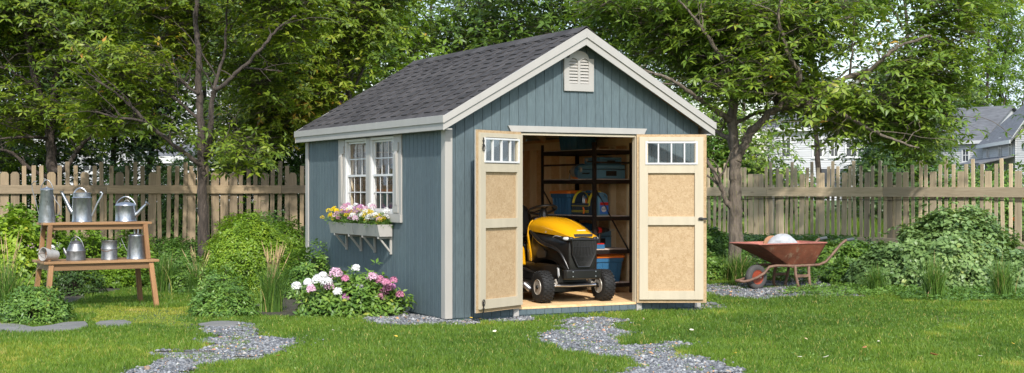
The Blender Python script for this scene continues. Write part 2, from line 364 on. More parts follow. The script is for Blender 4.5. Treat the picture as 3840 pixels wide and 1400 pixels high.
CLAP = M('white_clapboard', (.43, .435, .44), .6, var=.10, scale=2, sc=(.3, .3, 4), col2=(.28, .28, .28), c2w=.64); SLATE = M('grey_roof', (.115, .118, .127), .85, var=.3, scale=1.5, sc=(1, 1, 6), bst=.5, bsc=8)
DARKG = M('dark_window_glass', (.03, .036, .045), .12, var=.4, scale=1.5, spec=.8)
# ---------------------------------------------------------------- setting: ground, gravel, beds, grass
SX, SY, YAW, SZ = -.657, 13.853, R(27.578), .03
cy_, sy_ = math.cos(YAW), math.sin(YAW)
SW, SL = 3.05, 4.157
def S2W(a, b): return (SX+a*cy_-b*sy_, SY+a*sy_+b*cy_)
FOOT = [S2W(-.0, -.0), S2W(SW, 0), S2W(SW, SL), S2W(0, SL)]
def sheet_grid(name, x0, x1, y0, y1, nx, ny, dz, m, test=None, zf=gh):
    xs = np.linspace(x0, x1, nx+1); ys = np.linspace(y0, y1, ny+1); X, Y = np.meshgrid(xs, ys)
    Z = zf(X, Y)+dz; V = np.stack([X.ravel(), Y.ravel(), Z.ravel()], 1)
    i, j = np.meshgrid(np.arange(nx), np.arange(ny)); a = (j*(nx+1)+i).ravel()
    if test is not None:
        cx = (xs[:-1]+xs[1:])/2; cyy = (ys[:-1]+ys[1:])/2; CX, CY = np.meshgrid(cx, cyy); a = a[test(CX.ravel(), CY.ravel())]
    T = np.concatenate([np.stack([a, a+1, a+nx+2], 1), np.stack([a, a+nx+2, a+nx+1], 1)])
    return npmesh(name, V, T, None, m, smooth=True)
# one sheet out to the horizon: fine near, coarse far
def ground():
    xs = np.unique(np.concatenate([np.linspace(-400, -20, 12), np.linspace(-20, 20, 81), np.linspace(20, 400, 12)]))
    ys = np.unique(np.concatenate([np.linspace(-60, 4, 8), np.linspace(4, 30, 105), np.linspace(30, 900, 25)]))
    X, Y = np.meshgrid(xs, ys); Z = gh(X, Y)
    V = np.stack([X.ravel(), Y.ravel(), Z.ravel()], 1); nx = len(xs)
    i, j = np.meshgrid(np.arange(nx-1), np.arange(len(ys)-1)); a = (j*nx+i).ravel()
    T = np.concatenate([np.stack([a, a+1, a+nx+1], 1), np.stack([a, a+nx+1, a+nx], 1)])
    return npmesh('ground', V, T, None, LAWN, smooth=True)
tag(ground(), kind='structure')
def cvt(pts, s, ox, oy): return [G(ox+x*s, oy+y*s) for x, y in pts]
POLY_L = cvt([(1620,470),(1850,455),(2060,470),(2120,520),(2060,560),(2250,585),(2400,600),(2330,640),(2260,690),(2120,740),(1900,770),(1700,790),(1560,820),(1480,859),(1380,1000),(1000,1300),(400,1300),(900,1000),(1020,859),(1120,830),(1280,800),(1300,770),(1220,730),(1210,690),(1350,690),(1600,685),(1740,655),(1700,630),(1620,620),(1600,590),(1800,570),(1660,545),(1620,500)], .4658, 0, 1000)
POLY_C = cvt([(540,150),(660,120),(1050,125),(1180,140),(1060,165),(1000,190),(1150,200),(990,215),(1180,245),(1220,270),(1130,300),(1110,350),(1150,385),(1350,375),(1600,355),(1700,380),(1760,420),(1560,450),(1640,480),(1900,500),(2000,560),(2200,600),(2400,680),(2600,800),(2900,1000),(1500,1000),(1100,760),(1150,640),(1250,590),(1400,580),(1240,560),(1180,510),(1000,490),(880,490),(640,450),(500,460),(480,410),(380,360),(300,320),(350,265),(480,250),(640,245),(480,200),(540,180)], .3882, 1900, 1150)
POLY_S = cvt([(560,880),(700,905),(1000,905),(1150,900),(1230,897)], .5323, 1080, 740)+cvt([(400,868),(700,842),(900,850),(1170,835),(1060,800)], .3195, 1640, 940)+[S2W(.9, .1), S2W(.05, .1), S2W(.1, 1.2), S2W(-.3, 1.1)]
POLY_R = cvt([(700,690),(780,700),(950,722),(1200,715),(1360,690),(1240,630),(1000,625),(850,640)], .3195, 2300, 940)
POLY_W = cvt([(60,545),(230,555),(300,530),(380,510),(640,515),(645,545),(740,570),(790,605),(500,603),(380,622),(250,610),(60,585)], .852, 2560, 600)
GRAVP = [POLY_L, POLY_C, POLY_S, POLY_R, POLY_W]
FL1 = cvt([(-60,470),(160,520),(420,490),(560,462),(690,458),(715,490),(640,520),(480,535),(160,545),(-60,525)], .4658, 0, 1000)
FL2 = cvt([(752,478),(800,458),(900,450),(1010,450),(1062,465),(1050,488),(960,498),(800,496)], .4658, 0, 1000)
FL3 = cvt([(1600,478),(1700,460),(1850,456),(1935,462),(1900,492),(1740,498),(1610,492)], .4658, 0, 1000)
def wob(x, y, amp=.05, f=6, s=3): return x+(vnoise(x*f, y*f, 0, s)-.5)*2*amp, y+(vnoise(x*f, y*f, 0, s+9)-.5)*2*amp*1.6
def in_gravel(x, y, amp=.06):
    xx, yy = wob(x, y, amp); xx, yy = wob(xx, yy, .045, 19, 7); r = np.zeros(np.shape(x), bool)
    for p in GRAVP: r |= inpoly(xx, yy, p)
    return r
def bbox(p): xs = [a for a, b in p]; ys = [b for a, b in p]; return min(xs)-.1, max(xs)+.1, min(ys)-.1, max(ys)+.1
for p in GRAVP:
    a, b, c, d = bbox(p)
    tag(sheet_grid('gravel_path', a, b, c, d, int((b-a)/.04), int((d-c)/.04), .004, GRAV, lambda x, y, p=p: inpoly(*wob(x, y, .06), p)), kind='structure')
# planting beds (soil), following the rise
def bedL(x, y):
    xx, yy = wob(x, y, .12, 2.2); return ((yy > 18.5) & (yy < 21.7) & (xx < -1.4)) | ((xx > -2.9) & (xx < -1.75) & (yy > 15.3)) & (yy < 19) | ((xx+1.75)**2/1.1+(yy-14.9)**2/.35 < 1) | ((xx < -5.15) & (yy > 15.3) & (yy < 19))
def bedR(x, y):
    xx, yy = wob(x, y, .12, 2.2); return ((yy > 20.0) & (yy < 23.5) & (xx > .8)) | ((xx > 3.7) & (yy > 17.3) & (yy < 23) & (yy > 18.6-(xx-3.7)*.35)) | ((xx > 1.9) & (xx < 3) & (yy > 19.4) & (yy < 21))
tag(sheet_grid('garden_bed', -9, -1.2, 14.4, 22, 156, 152, .006, SOIL, lambda x, y: bedL(x, y) & ~inpoly(x, y, FOOT)), kind='structure')
tag(sheet_grid('garden_bed', .7, 10, 16.5, 23.6, 186, 142, .006, SOIL, lambda x, y: bedR(x, y) & ~inpoly(x, y, FOOT)), kind='structure')
def stone(poly, name='stepping_stone'):
    cx = sum(p[0] for p in poly)/len(poly); cyy = sum(p[1] for p in poly)/len(poly)
    mb = MB(); rings = []
    for k, z in ((1.0, -.02), (1.0, .012), (.985, .022), (.93, .026), (.5, .028)):
        rings.append([(cx+(x-cx)*k, cyy+(y-cyy)*k, z) for x, y in poly])
    def dens(r): 
        o = []
        for i in range(len(r)):
            a = Vector(r[i]); b = Vector(r[(i+1) % len(r)])
            for t in (0, .33, .66):
                q = a.lerp(b, t); q.z += random.uniform(-.002, .002); o.append(q)
        return o
    mb.loft([dens(r) for r in rings]); return mb.build(name, FLAG, smooth=True, angle=35)
tag(stone(FL1), 'long rough grey flagstone lying under the low round shrub at the left', 'stone')
tag(stone(FL2), 'oval flat grey stepping stone between moss and grass in front of the bench', 'stone')
tag(stone(FL3), 'thin grey flagstone at the far end of the left gravel path', 'stone')

# pebbles: one countless mass per path
def pebbles(n, poly, seed):
    r = np.random.default_rng(seed); a, b, c, d = bbox(poly); A = (b-a)*(d-c)
    x = r.uniform(a, b, int(n*A)); y = r.uniform(c, d, int(n*A)); k = inpoly(*wob(x, y, .08), poly) & ~inpoly(x, y, FOOT) & (y > 9.3)
    k &= ~((vnoise(x*3, y*3, 0, 5) > .80))
    x, y = x[k], y[k]; m = len(x); st = r.random(m) < .10; x = np.where(st, x+r.normal(0, .11, m), x); y = np.where(st, y+r.normal(0, .13, m), y); kk = ~inpoly(x, y, FOOT); x, y = x[kk], y[kk]; m = len(x); s = r.gamma(3.2, .0021, m)+.0035; s = np.clip(s, .004, .028)
    base = np.array([(1,0,0),(0,1,0),(-1,0,0),(0,-1,0),(0,0,1),(0,0,-1)], float)
    th = r.uniform(0, 6.28, m); jit = r.uniform(.6, 1.4, (m, 6, 1)); v = base[None]*jit; v = v*np.stack([s*r.uniform(.9, 1.6, m), s, s*r.uniform(.4, .75, m)], 1)[:, None]
    t = r.normal(0, .16, (m, 1)); vz = v[..., 2]+v[..., 0]*t
    vx = v[..., 0]*np.cos(th)[:, None]-v[..., 1]*np.sin(th)[:, None]; vy = v[..., 0]*np.sin(th)[:, None]+v[..., 1]*np.cos(th)[:, None]
    z = gh(x, y)+.006+s*.3+(vnoise(x*4, y*4, 0, 8)-.4)*.012
    V = np.stack([vx+x[:, None], vy+y[:, None], vz+z[:, None]], 2).reshape(-1, 3)
    f = np.array([(0,1,4),(1,2,4),(2,3,4),(3,0,4),(1,0,5),(2,1,5),(3,2,5),(0,3,5)]); T = (f[None]+6*np.arange(m)[:, None, None]).reshape(-1, 3)
    o = npmesh('gravel', V, T, np.repeat(np.where(r.random(m) < .05, r.uniform(.9, 1, m), r.beta(1.7, 2.3, m)*.93), 8), PEB)
    return o
for i, (p, n, lab) in enumerate(zip(GRAVP, (6500, 6500, 5500, 4800, 3200), ('grey gravel of the left path in the lawn', 'grey gravel of the path leading to the open shed doors', 'strip of grey gravel along the near corner of the shed', 'patch of grey gravel by the right corner of the shed', 'grey gravel under and behind the rusty wheelbarrow'))):
    tag(pebbles(n, p, 30+i), lab, 'gravel', kind='stuff')

def grass(n0, seed, name, hs=1.0, region=None, tb=0):
    r = np.random.default_rng(seed); Ymax = 19.6
    # more blades near, fewer far
    m = n0; y = 9.5+(Ymax-9.5)*r.random(m)**1.15; x = r.uniform(-1, 1, m)*(.41*y+.35)
    big = np.zeros(m, bool)
    for p in (FL1, FL2, FL3): big |= inpoly(x, y, p)
    grv = in_gravel(x, y); edge = in_gravel(x, y, .16)
    front = in_gravel(x, y+.10) & (r.random(m) < .75)
    tuft = (vnoise(x*3.1, y*3.1, 0, 5) > .70) | (vnoise(x*7, y*7, 0, 6) > .80)
    k = ~inpoly(x, y, FOOT) & ~big & (~front | tuft) & ~bedL(x, y) & ~bedR(x, y) & (~grv | (tuft & (r.random(m) < .8)))
    dirt = (vnoise(x*2.2, y*1.6, 0, 21) > .83); k &= ~(dirt & (r.random(m) < .45))
    x, y, grv = x[k], y[k], grv[k]; m = len(x)
    moss = inpoly(*wob(x, y, .25, 3), MOSS)
    h = r.uniform(.022, .048, m)*(.65+.75*vnoise(x*1.5, y*1.5, 0, 2))*hs; h *= np.where(moss, .42, 1); h *= np.where(grv, .7, 1); h*=np.where(y>16.5, 1.0, 1)
    w = r.uniform(.0020, .0036, m)*(y/11)**.9; th = r.uniform(0, 6.283, m); lean = r.uniform(.1, .75, m)*h; la = r.uniform(0, 6.283, m)
    z = gh(x, y)
    bx, by = np.cos(th)*w, np.sin(th)*w
    v0 = np.stack([x-bx, y-by, z], 1); v1 = np.stack([x+bx, y+by, z], 1)
    mx_ = x+np.cos(la)*lean*.35; my = y+np.sin(la)*lean*.35
    v2 = np.stack([mx_+bx*.75, my+by*.75, z+h*.6], 1); v3 = np.stack([mx_-bx*.75, my-by*.75, z+h*.6], 1); v4 = np.stack([x+np.cos(la)*lean, y+np.sin(la)*lean, z+h], 1)
    V = np.stack([v0, v1, v2, v3, v4], 1).reshape(-1, 3); b = 5*np.arange(m)[:, None, None]
    T = (np.array([(0,1,2),(0,2,3),(3,2,4)])[None]+b).reshape(-1, 3)
    t = .18+.30*vnoise(x*1.1, y*.8, 0, 11)+.22*vnoise(x*7, y*7, 0, 12)+r.uniform(-.14, .14, m); t = t+.14*np.clip((vnoise(x*.55, y*.45, 0, 41)-.55)*2.5, 0, 1)+.22*np.clip((vnoise(x*2.4, y*1.9, 0, 43)-.74)*5, 0, 1); t = np.where(moss, t*.45+.56, t); t = np.where(r.random(m) < .035, .95, t)
    return npmesh(name, V, T, np.repeat(np.clip(t, 0, 1), 3), BLADE)
MOSS = cvt([(560,340),(900,330),(1300,330),(1540,330),(1500,400),(1640,460),(1600,480),(1400,470),(1060,480),(740,490),(640,420)], .4658, 0, 1000)
tag(grass(570000, 5, 'grass'), 'short mown green grass of the lawn, yellower and mossy by the bench', 'grass', kind='stuff')
# ---------------------------------------------------------------- the shed
shed = empty('garden_shed', (SX, SY, SZ), YAW)
tag(shed, 'blue wooden garden shed with grey shingle roof and cream trim, double doors open', 'shed')
OA0, OA1, OZ0, OZ1 = .8136, 2.2374, .082, 1.865
WB0, WB1, WZ0, WZ1 = 1.30, 2.80, 1.005, 1.868
EF, ES = .151, .083; ZE, ZR = 2.016, 2.948
SLP = (ZR-ZE)/(SW/2+ES)
def zroof(a): return ZR-abs(a-SW/2)*SLP
PW = .10167
def wall_front(mb, b0, sign):
    for i in range(30):
        a0, a1 = i*PW+.003, (i+1)*PW-.003; t = random.random(); am = (a0+a1)/2
        def seg(z0, z1):
            if z1 is None:
                tops = [(a0, zroof(a0)-.09)]+([(SW/2, zroof(SW/2)-.09)] if a0 < SW/2 < a1 else [])+[(a1, zroof(a1)-.09)]
                poly = [(a0, z0), (a1, z0)]+tops[::-1]
            else: poly = [(a0, z0), (a1, z0), (a1, z1), (a0, z1)]
            mb.prism([(p[0], p[1]) for p in poly], 'y', b0, b0+sign*.010, t)
        if OA0-.01 < am < OA1+.01 and sign > 0: seg(0, OZ0-.012); seg(OZ1, None)
        else: seg(0, None)
mb = MB(); wall_front(mb, 0, 1)
# backing behind the grooves: left, right, over and under the opening
bk = lambda poly: mb.prism(poly, 'y', .0075, .022, .35)
bk([(.004,0),(OA0,0),(OA0,zroof(OA0)-.1),(.004,zroof(0)-.1)]); bk([(OA1,0),(SW-.004,0),(SW-.004,zroof(SW)-.1),(OA1,zroof(OA1)-.1)])
bk([(OA0+.0005,OZ1),(OA1-.0005,OZ1),(OA1-.0005,zroof(OA1)-.1),(SW/2,ZR-.1),(OA0+.0005,zroof(OA0)-.1)]); bk([(OA0+.0005,0),(OA1-.0005,0),(OA1-.0005,OZ0-.013),(OA0+.0005,OZ0-.013)])
mb.build('front_wall', BLUE, shed)
mb = MB()
for i in range(41):
    b0, b1 = i*PW+.003, min((i+1)*PW-.003, SL); t = random.random(); bm_ = (b0+b1)/2
    for z0, z1 in ([(0, WZ0), (WZ1, 1.90)] if WB0 < bm_ < WB1 else [(0, 1.90)]): mb.box(0, .010, b0, b1, z0, z1, t)
mb.box(.0075, .022, .024, WB0, 0, 1.90, .35); mb.box(.0075, .022, WB1, SL-.02, 0, 1.90, .35); mb.box(.0075, .022, WB0+.0005, WB1-.0005, 0, WZ0, .35); mb.box(.0075, .022, WB0+.0005, WB1-.0005, WZ1, 1.90, .35)
mb.build('side_wall', BLUE, shed)
mb = MB()
for i in range(41): mb.box(SW-.010, SW, i*PW+.003, min((i+1)*PW-.003, SL), 0, 1.90, random.random())
mb.box(SW-.022, SW-.0075, .024, SL-.02, 0, 1.9, .35); mb.build('side_wall', BLUE, shed)
mb = MB()
for i in range(30):
    a0, a1 = i*PW+.003, (i+1)*PW-.003
    mb.prism([(a0,0),(a1,0),(a1,zroof(a1)-.09),(a0,zroof(a0)-.09)], 'y', SL-.01, SL, random.random())
mb.prism([(.004,0),(SW-.004,0),(SW-.004,zroof(SW)-.1),(SW/2,ZR-.1),(.004,zroof(0)-.1)], 'y', SL-.022, SL-.0075, .35); mb.build('back_wall', BLUE, shed)
mb = MB(); mb.box(.012, SW-.012, .012, SL-.012, -.045, -.0005); mb.build('base_skirt', BLUE_D, shed)
# floor and interior lining
mb = MB(); mb.box(.036, SW-.036, .03, SL-.04, .058, OZ0); mb.box(OA0+.001, OA1-.001, -.004, .0299, .058, OZ0); mb.build('floor_board', OSB_IN, shed)
mb = MB(); Z0 = OZ0+.001
mb.box(SW-.034, SW-.023, .04, SL-.04, Z0, 1.93); mb.box(.023, .034, .04, WB0-.05, Z0, 1.93); mb.box(.023, .034, WB1+.05, SL-.04, Z0, 1.93); mb.box(.023, .034, WB0-.0495, WB1+.0495, Z0, WZ0-.03)
mb.prism([(.036,Z0),(SW-.036,Z0),(SW-.036,zroof(SW)-.12),(SW/2,ZR-.12),(.036,zroof(0)-.12)], 'y', SL-.036, SL-.024)
mb.box(.036, OA0-.05, .024, .034, Z0, 1.95); mb.box(OA1+.05, SW-.036, .024, .034, Z0, 1.95)
mb.build('inner_lining', OSB_IN, shed)
for a in (.0345, SW-.1145):
    for k in range(11):
        b = .05+k*.4
        if b > SL-.1: b = SL-.09
        if a < 1 and WB0-.06 < b < WB1+.02: continue
        MB().box(a, a+.08, b, b+.042, Z0, 1.80).build('stud', STUD, shed)
for k in range(7): MB().box(.12+k*.4, .162+k*.4, SL-.118, SL-.038, Z0, 1.80).build('stud', STUD, shed)
for nm, bx in (('top_plate', (SW-.116, SW-.035, .05, SL-.04, 1.801, 1.89)), ('top_plate', (.035, .116, .05, SL-.04, 1.875, 1.93)), ('top_plate', (.12, SW-.12, SL-.119, SL-.038, 1.801, 1.89)), ('bottom_plate', (SW-.117, SW-.035, .06, SL-.04, Z0, .125))):
    MB().box(*bx).build(nm, STUD, shed)
# rafters
for k in range(8):
    b = .06+k*.56; mb = MB()
    for s in (0, 1):
        a0, a1 = (.02, SW/2-.001) if s == 0 else (SW/2+.001, SW-.02)
        mb.prism([(a0, zroof(a0)-.18), (a1, zroof(a1)-.18), (a1, zroof(a1)-.095), (a0, zroof(a0)-.095)], 'y', b, b+.04)
    mb.build('rafter', STUD, shed)
# door casing, jambs, corner boards
for a0, a1 in ((OA0-.062, OA0-.001), (OA1+.001, OA1+.062)):
    MB().box(a0, a1, -.019, -.001, -.012, 1.873).build('door_casing', TRIM, shed, bevel=.002)
MB().box(OA0, OA0+.02, -.006, .05, OZ0+.001, OZ1-.001).build('door_jamb', CREAM, shed); MB().box(OA1-.014, OA1, -.006, .05, OZ0+.001, OZ1-.001).build('door_jamb', CREAM, shed)
MB().box(OA0+.021, OA1-.015, -.006, .05, OZ1-.022, OZ1-.001).build('door_head', CREAM, shed)
for (a0, a1, b0, b1) in ((-.019, .062, -.019, -.001), (-.019, -.001, -.0005, .078)):
    MB().box(a0, a1, b0, b1, -.004, 1.885).build('corner_board', TRIM, shed, bevel=.002)
for (a0, a1, b0, b1) in ((SW-.062, SW+.019, -.019, -.001), (SW+.001, SW+.019, -.0005, .078), (-.019, -.001, SL-.078, SL+.019), (SW+.001, SW+.019, SL-.078, SL+.019)):
    MB().box(a0, a1, b0, b1, -.004, 1.885).build('corner_board', TRIM, shed, bevel=.002)
MB().prism([(.72, 1.874), (2.33, 1.874), (2.365, 1.936), (.685, 1.936)], 'y', -.026, -.001).build('door_header', TRIM, shed, bevel=.002)
# roof: deck, rake and eave boards
mb = MB(); e0, e1 = -ES, SW+ES; dk = .055
mb.prism([(e0, ZE-dk), (SW/2, ZR-dk), (e1, ZE-dk), (e1, ZE-.004), (SW/2, ZR-.004), (e0, ZE-.004)], 'y', -EF+.002, SL+EF-.002); mb.build('roof_deck', STUD, shed)
for nm, y0, y1 in (('rake_board', -EF-.012, -EF+.001), ('rake_board', SL+EF-.001, SL+EF+.012)):
    for s in (0, 1):
        A = (lambda a: a) if s == 0 else (lambda a: SW-a)
        m0 = SW/2-.0003
        pl = [(A(e0-.022), ZE-.142-.008), (A(m0), ZR-.165), (A(m0), ZR-.002), (A(e0-.022), ZE-.012)]
        MB().prism(pl if s == 0 else pl[::-1], 'y', y0, y1).build(nm, TRIM, shed, bevel=.0015)
        u = -.016 if y0 < 0 else .016
        pl = [(A(e0-.024), ZE-.078), (A(m0), ZR-.088), (A(m0), ZR+.006), (A(e0-.024), ZE-.006)]
        MB().prism(pl if s == 0 else pl[::-1], 'y', min(y0, y0+u) if y0 < 0 else y1, y0-.0005 if y0 < 0 else y1+.016).build('rake_trim', TRIM, shed, bevel=.0015)
for s in (-1, 1):
    x = lambda t: (e0-t) if s < 0 else (e1+t)
    xa, xb = sorted((x(.0005), x(.018))); MB().box(xa, xb, -EF+.0015, SL+EF-.0015, ZE-.142, ZE-.010).build('eave_fascia', TRIM, shed, bevel=.0015)
    xa, xb = sorted((x(.0185), x(.032))); MB().box(xa, xb, -EF-.026, SL+EF+.026, ZE-.074, ZE+.0).build('eave_trim', TRIM, shed, bevel=.0015)
    xa, xb = (e0, -.001) if s < 0 else (SW+.001, e1); MB().box(xa+.0005, xb-.0005, -EF+.003, SL+EF-.003, 1.876, 1.888).build('soffit', TRIM, shed)
# shingles
ln = math.hypot(SW/2+ES, ZR-ZE); ca, sa = (SW/2+ES)/ln, (ZR-ZE)/ln
for s in (0, 1):
    mb = MB(); ncr = 14; ex = (ln+.01)/ncr; y0, y1 = -EF-.018, SL+EF+.018; rr = random.Random(5+s)
    def Q(d, h, y):           # distance up the slope, height off the slope
        a = e0-.03+d*ca-h*sa; z = ZE-.03*SLP+.002+d*sa+h*ca; return (a if s == 0 else SW-a, y, z)
    for i in range(ncr):
        d0, d1 = i*ex, i*ex+ex*1.25
        if d1 > ln+.03: d1 = ln+.03
        y = y0-rr.random()*.25; cols = []
        while y < y1:
            w = rr.uniform(.125, .145)*(1.15 if len(cols) % 2 else 1.0)
            cols.append((max(y, y0), min(y+w, y1), len(cols) % 2)); y += w
        for (ya, yb, hi) in cols:
            if yb-ya < .004: continue
            g = .0; h0 = (.0135 if hi else .0035) if i else .004; tn = min(1, max(0, rr.gauss(.5, .25)))
            v = [Q(d0+(0 if hi else .002), h0, ya+g), Q(d0+(0 if hi else .002), h0, yb-g), Q(d1, h0*.25+.0015, yb-g), Q(d1, h0*.25+.0015, ya+g), Q(d0, -.001, ya+g), Q(d0, -.001, yb-g), Q(d1, -.001, yb-g), Q(d1, -.001, ya+g)]
            fs = [(0,1,2,3),(0,4,5,1),(1,5,6,2),(3,2,6,7),(0,3,7,4)]
            if s == 0: fs = [f[::-1] for f in fs]
            mb.add(v, fs, tn)
    mb.build('shingle_slope', SHING, shed)
mb = MB()
for k in range(16):
    y = -EF-.018+k*.28; y2 = min(y+.30, SL+EF+.018)
    mb.prism([(SW/2-.11, ZR-.11*SLP+.016), (SW/2, ZR+.026), (SW/2+.11, ZR-.11*SLP+.016), (SW/2+.11, ZR-.11*SLP+.021), (SW/2, ZR+.032), (SW/2-.11, ZR-.11*SLP+.021)], 'y', y, y2-.02, random.random())
mb.build('ridge_cap', SHING, shed)
# gable vent
va0, va1, vz0 = 1.342, 1.70, 2.312; vc = (va0+va1)/2
arc = [(vc+.118*math.cos(t), 2.655+.078*math.sin(t)) for t in np.linspace(0, math.pi, 12)]
outer = [(va0, vz0), (va1, vz0), (va1, 2.655)]+arc+[(va0, 2.655)]
holes = []
for c in (vc-.066, vc+.066):
    holes.append([(c-.052, 2.39), (c+.052, 2.39)]+[(c+.052*math.cos(t), 2.605+.050*math.sin(t)) for t in np.linspace(0, math.pi, 10)])
vent = plate(outer, holes, .022, 'gable_vent', TRIM, shed, lambda x, y, z: (x, -.013+z, y))
mb = MB(); mb.box(va0+.02, va1-.02, -.0015, -.0005, vz0+.04, 2.66); mb.build('vent_backing', BLACKM, vent)
for c in (vc-.066, vc+.066):
    for k in range(8):
        z = 2.395+k*.0325; hw = .052 if z < 2.60 else .052*math.sqrt(max(.05, 1-((z-2.595)/.05)**2))
        MB().add([(c-hw, -.020, z), (c+hw, -.020, z), (c+hw, -.003, z+.03), (c-hw, -.003, z+.03), (c-hw, -.014, z-.003), (c+hw, -.014, z-.003), (c+hw, -.002, z+.025), (c-hw, -.002, z+.025)], [(0,1,2,3),(7,6,5,4),(0,4,5,1),(1,5,6,2),(3,2,6,7),(0,3,7,4)]).build('louvre_slat', TRIM, vent)
# ---- side windows (two), in the plane a=0
def window(b0, b1):
    fr = MB(); z0, z1 = WZ0+.015, WZ1-.004; w = .028
    for (ya, yb, za, zb) in ((b0, b0+w, z0, z1), (b1-w, b1, z0, z1), (b0+w+.0003, b1-w-.0003, z0, z0+w), (b0+w+.0003, b1-w-.0003, z1-w, z1)): fr.box(-.012, .05, ya, yb, za, zb)
    wn = fr.build('side_window', WHITE, shed, bevel=.0015)
    zm = (z0+z1)/2
    for nm, za, zb, x in (('lower_sash', z0+w+.001, zm+.012, .004), ('upper_sash', zm-.012, z1-w-.001, .022)):
        sb = MB(); ya, yb = b0+w+.001, b1-w-.001; t = .024
        sb.box(x, x+.016, ya, ya+t, za, zb); sb.box(x, x+.016, yb-t, yb, za, zb); sb.box(x, x+.016, ya+t, yb-t, za, za+t); sb.box(x, x+.016, ya+t, yb-t, zb-t, zb)
        for i in (1, 2):
            y = ya+t+(yb-ya-2*t)*i/3; sb.box(x+.004, x+.010, y-.004, y+.004, za+t+.0002, zb-t-.0002)
        z = (za+zb)/2; sb.box(x+.0035, x+.0105, ya+t+.0002, yb-t-.0002, z-.006, z+.006)
        so = sb.build(nm, WHITE, wn)
        MB().box(x+.014, x+.0155, ya+t*.5, yb-t*.5, za+t*.5, zb-t*.5).build('glass_pane', GLASS, wn)
    return wn
window(1.318, 1.990); window(2.105, 2.785)
MB().box(-.020, .05, 1.992, 2.103, WZ0+.015, WZ1-.004).build('window_mullion', TRIM, shed, bevel=.002)
MB().box(-.030, -.0005, 1.10, 3.07, .93, 1.018).build('window_sill', TRIM, shed, bevel=.002)
for b0, b1, sg in ((1.105, 1.312, 1), (2.792, 3.0, -1)):
    sh = MB().box(-.018, -.0005, b0, b1, 1.019, 1.872).build('shutter_board', TRIM, shed, bevel=.002)
    bo = b0 if sg > 0 else b1; bi = b1 if sg > 0 else b0
    def bx(f0, f1, x0, x1, z0, z1, nm):
        ya, yb = sorted((bo+(bi-bo)*f0, bo+(bi-bo)*f1)); MB().box(x0, x1, ya, yb, z0, z1).build(nm, TRIM, sh, bevel=.0015)
    bx(.25, 1.0, -.034, -.0185, 1.70, 1.79, 'shutter_block'); bx(.3, 1.0, -.030, -.0185, 1.035, 1.10, 'shutter_block')
    ya = lambda f: bo+(bi-bo)*f
    MB().prism([(-.0185, 1.10), (-.0185, 1.70), (-.030, 1.70), (-.046, 1.66), (-.032, 1.13), (-.026, 1.10)], 'y', *sorted((ya(.42), ya(.72)))).build('shutter_brace', TRIM, sh, bevel=.0015)
    MB().prism([(ya(.30), 1.101), (ya(.95), 1.101), (ya(.62), 1.699), (ya(.40), 1.699)][::(1 if sg > 0 else -1)], 'x', -.026, -.0186).build('shutter_taper', TRIM, sh, bevel=.001)
# flower box with brackets
def half_box(b0, b1, nm):
    mb = MB(); n = max(1, round((b1-b0)/.085)); dz = (b1-b0)/n
    for i in range(n):
        y0, y1 = b0+i*dz+.0012, b0+(i+1)*dz-.0012
        mb.prism([(-.192, .905), (-.176, .905), (-.148, .775), (-.164, .775)], 'y', y0, y1)
    mb.box(-.030, -.019, b0, b1, .775, .905)
    for y in (b0+.0005, b1-.0125):
        mb.prism([(-.1755, .9045), (-.0305, .9045), (-.0305, .7755), (-.1485, .7755)], 'y', y, y+.012)
    mb.box(-.147, -.0305, b0+.013, b1-.013, .776, .786)
    return mb.build(nm, TRIM, shed)
half_box(1.34, 2.095, 'flower_box'); half_box(2.105, 2.865, 'flower_box')
soil_ = [MB().box(-.155, -.031, 1.36, 2.08, .86, .885).build('box_soil', SOIL, shed), MB().box(-.155, -.031, 2.12, 2.85, .86, .885).build('box_soil', SOIL, shed)]
for b in (1.40, 1.86, 2.28, 2.74):
    mb = MB(); mb.box(-.024, -.001, b-.014, b+.014, .58, .772); mb.box(-.165, -.0245, b-.014, b+.014, .750, .7735)
    mb.prism([(-.150, .7495), (-.125, .7495), (-.0245, .628), (-.0245, .598)], 'y', b-.0125, b+.0125); mb.build('box_bracket', TRIM, shed, bevel=.0015)

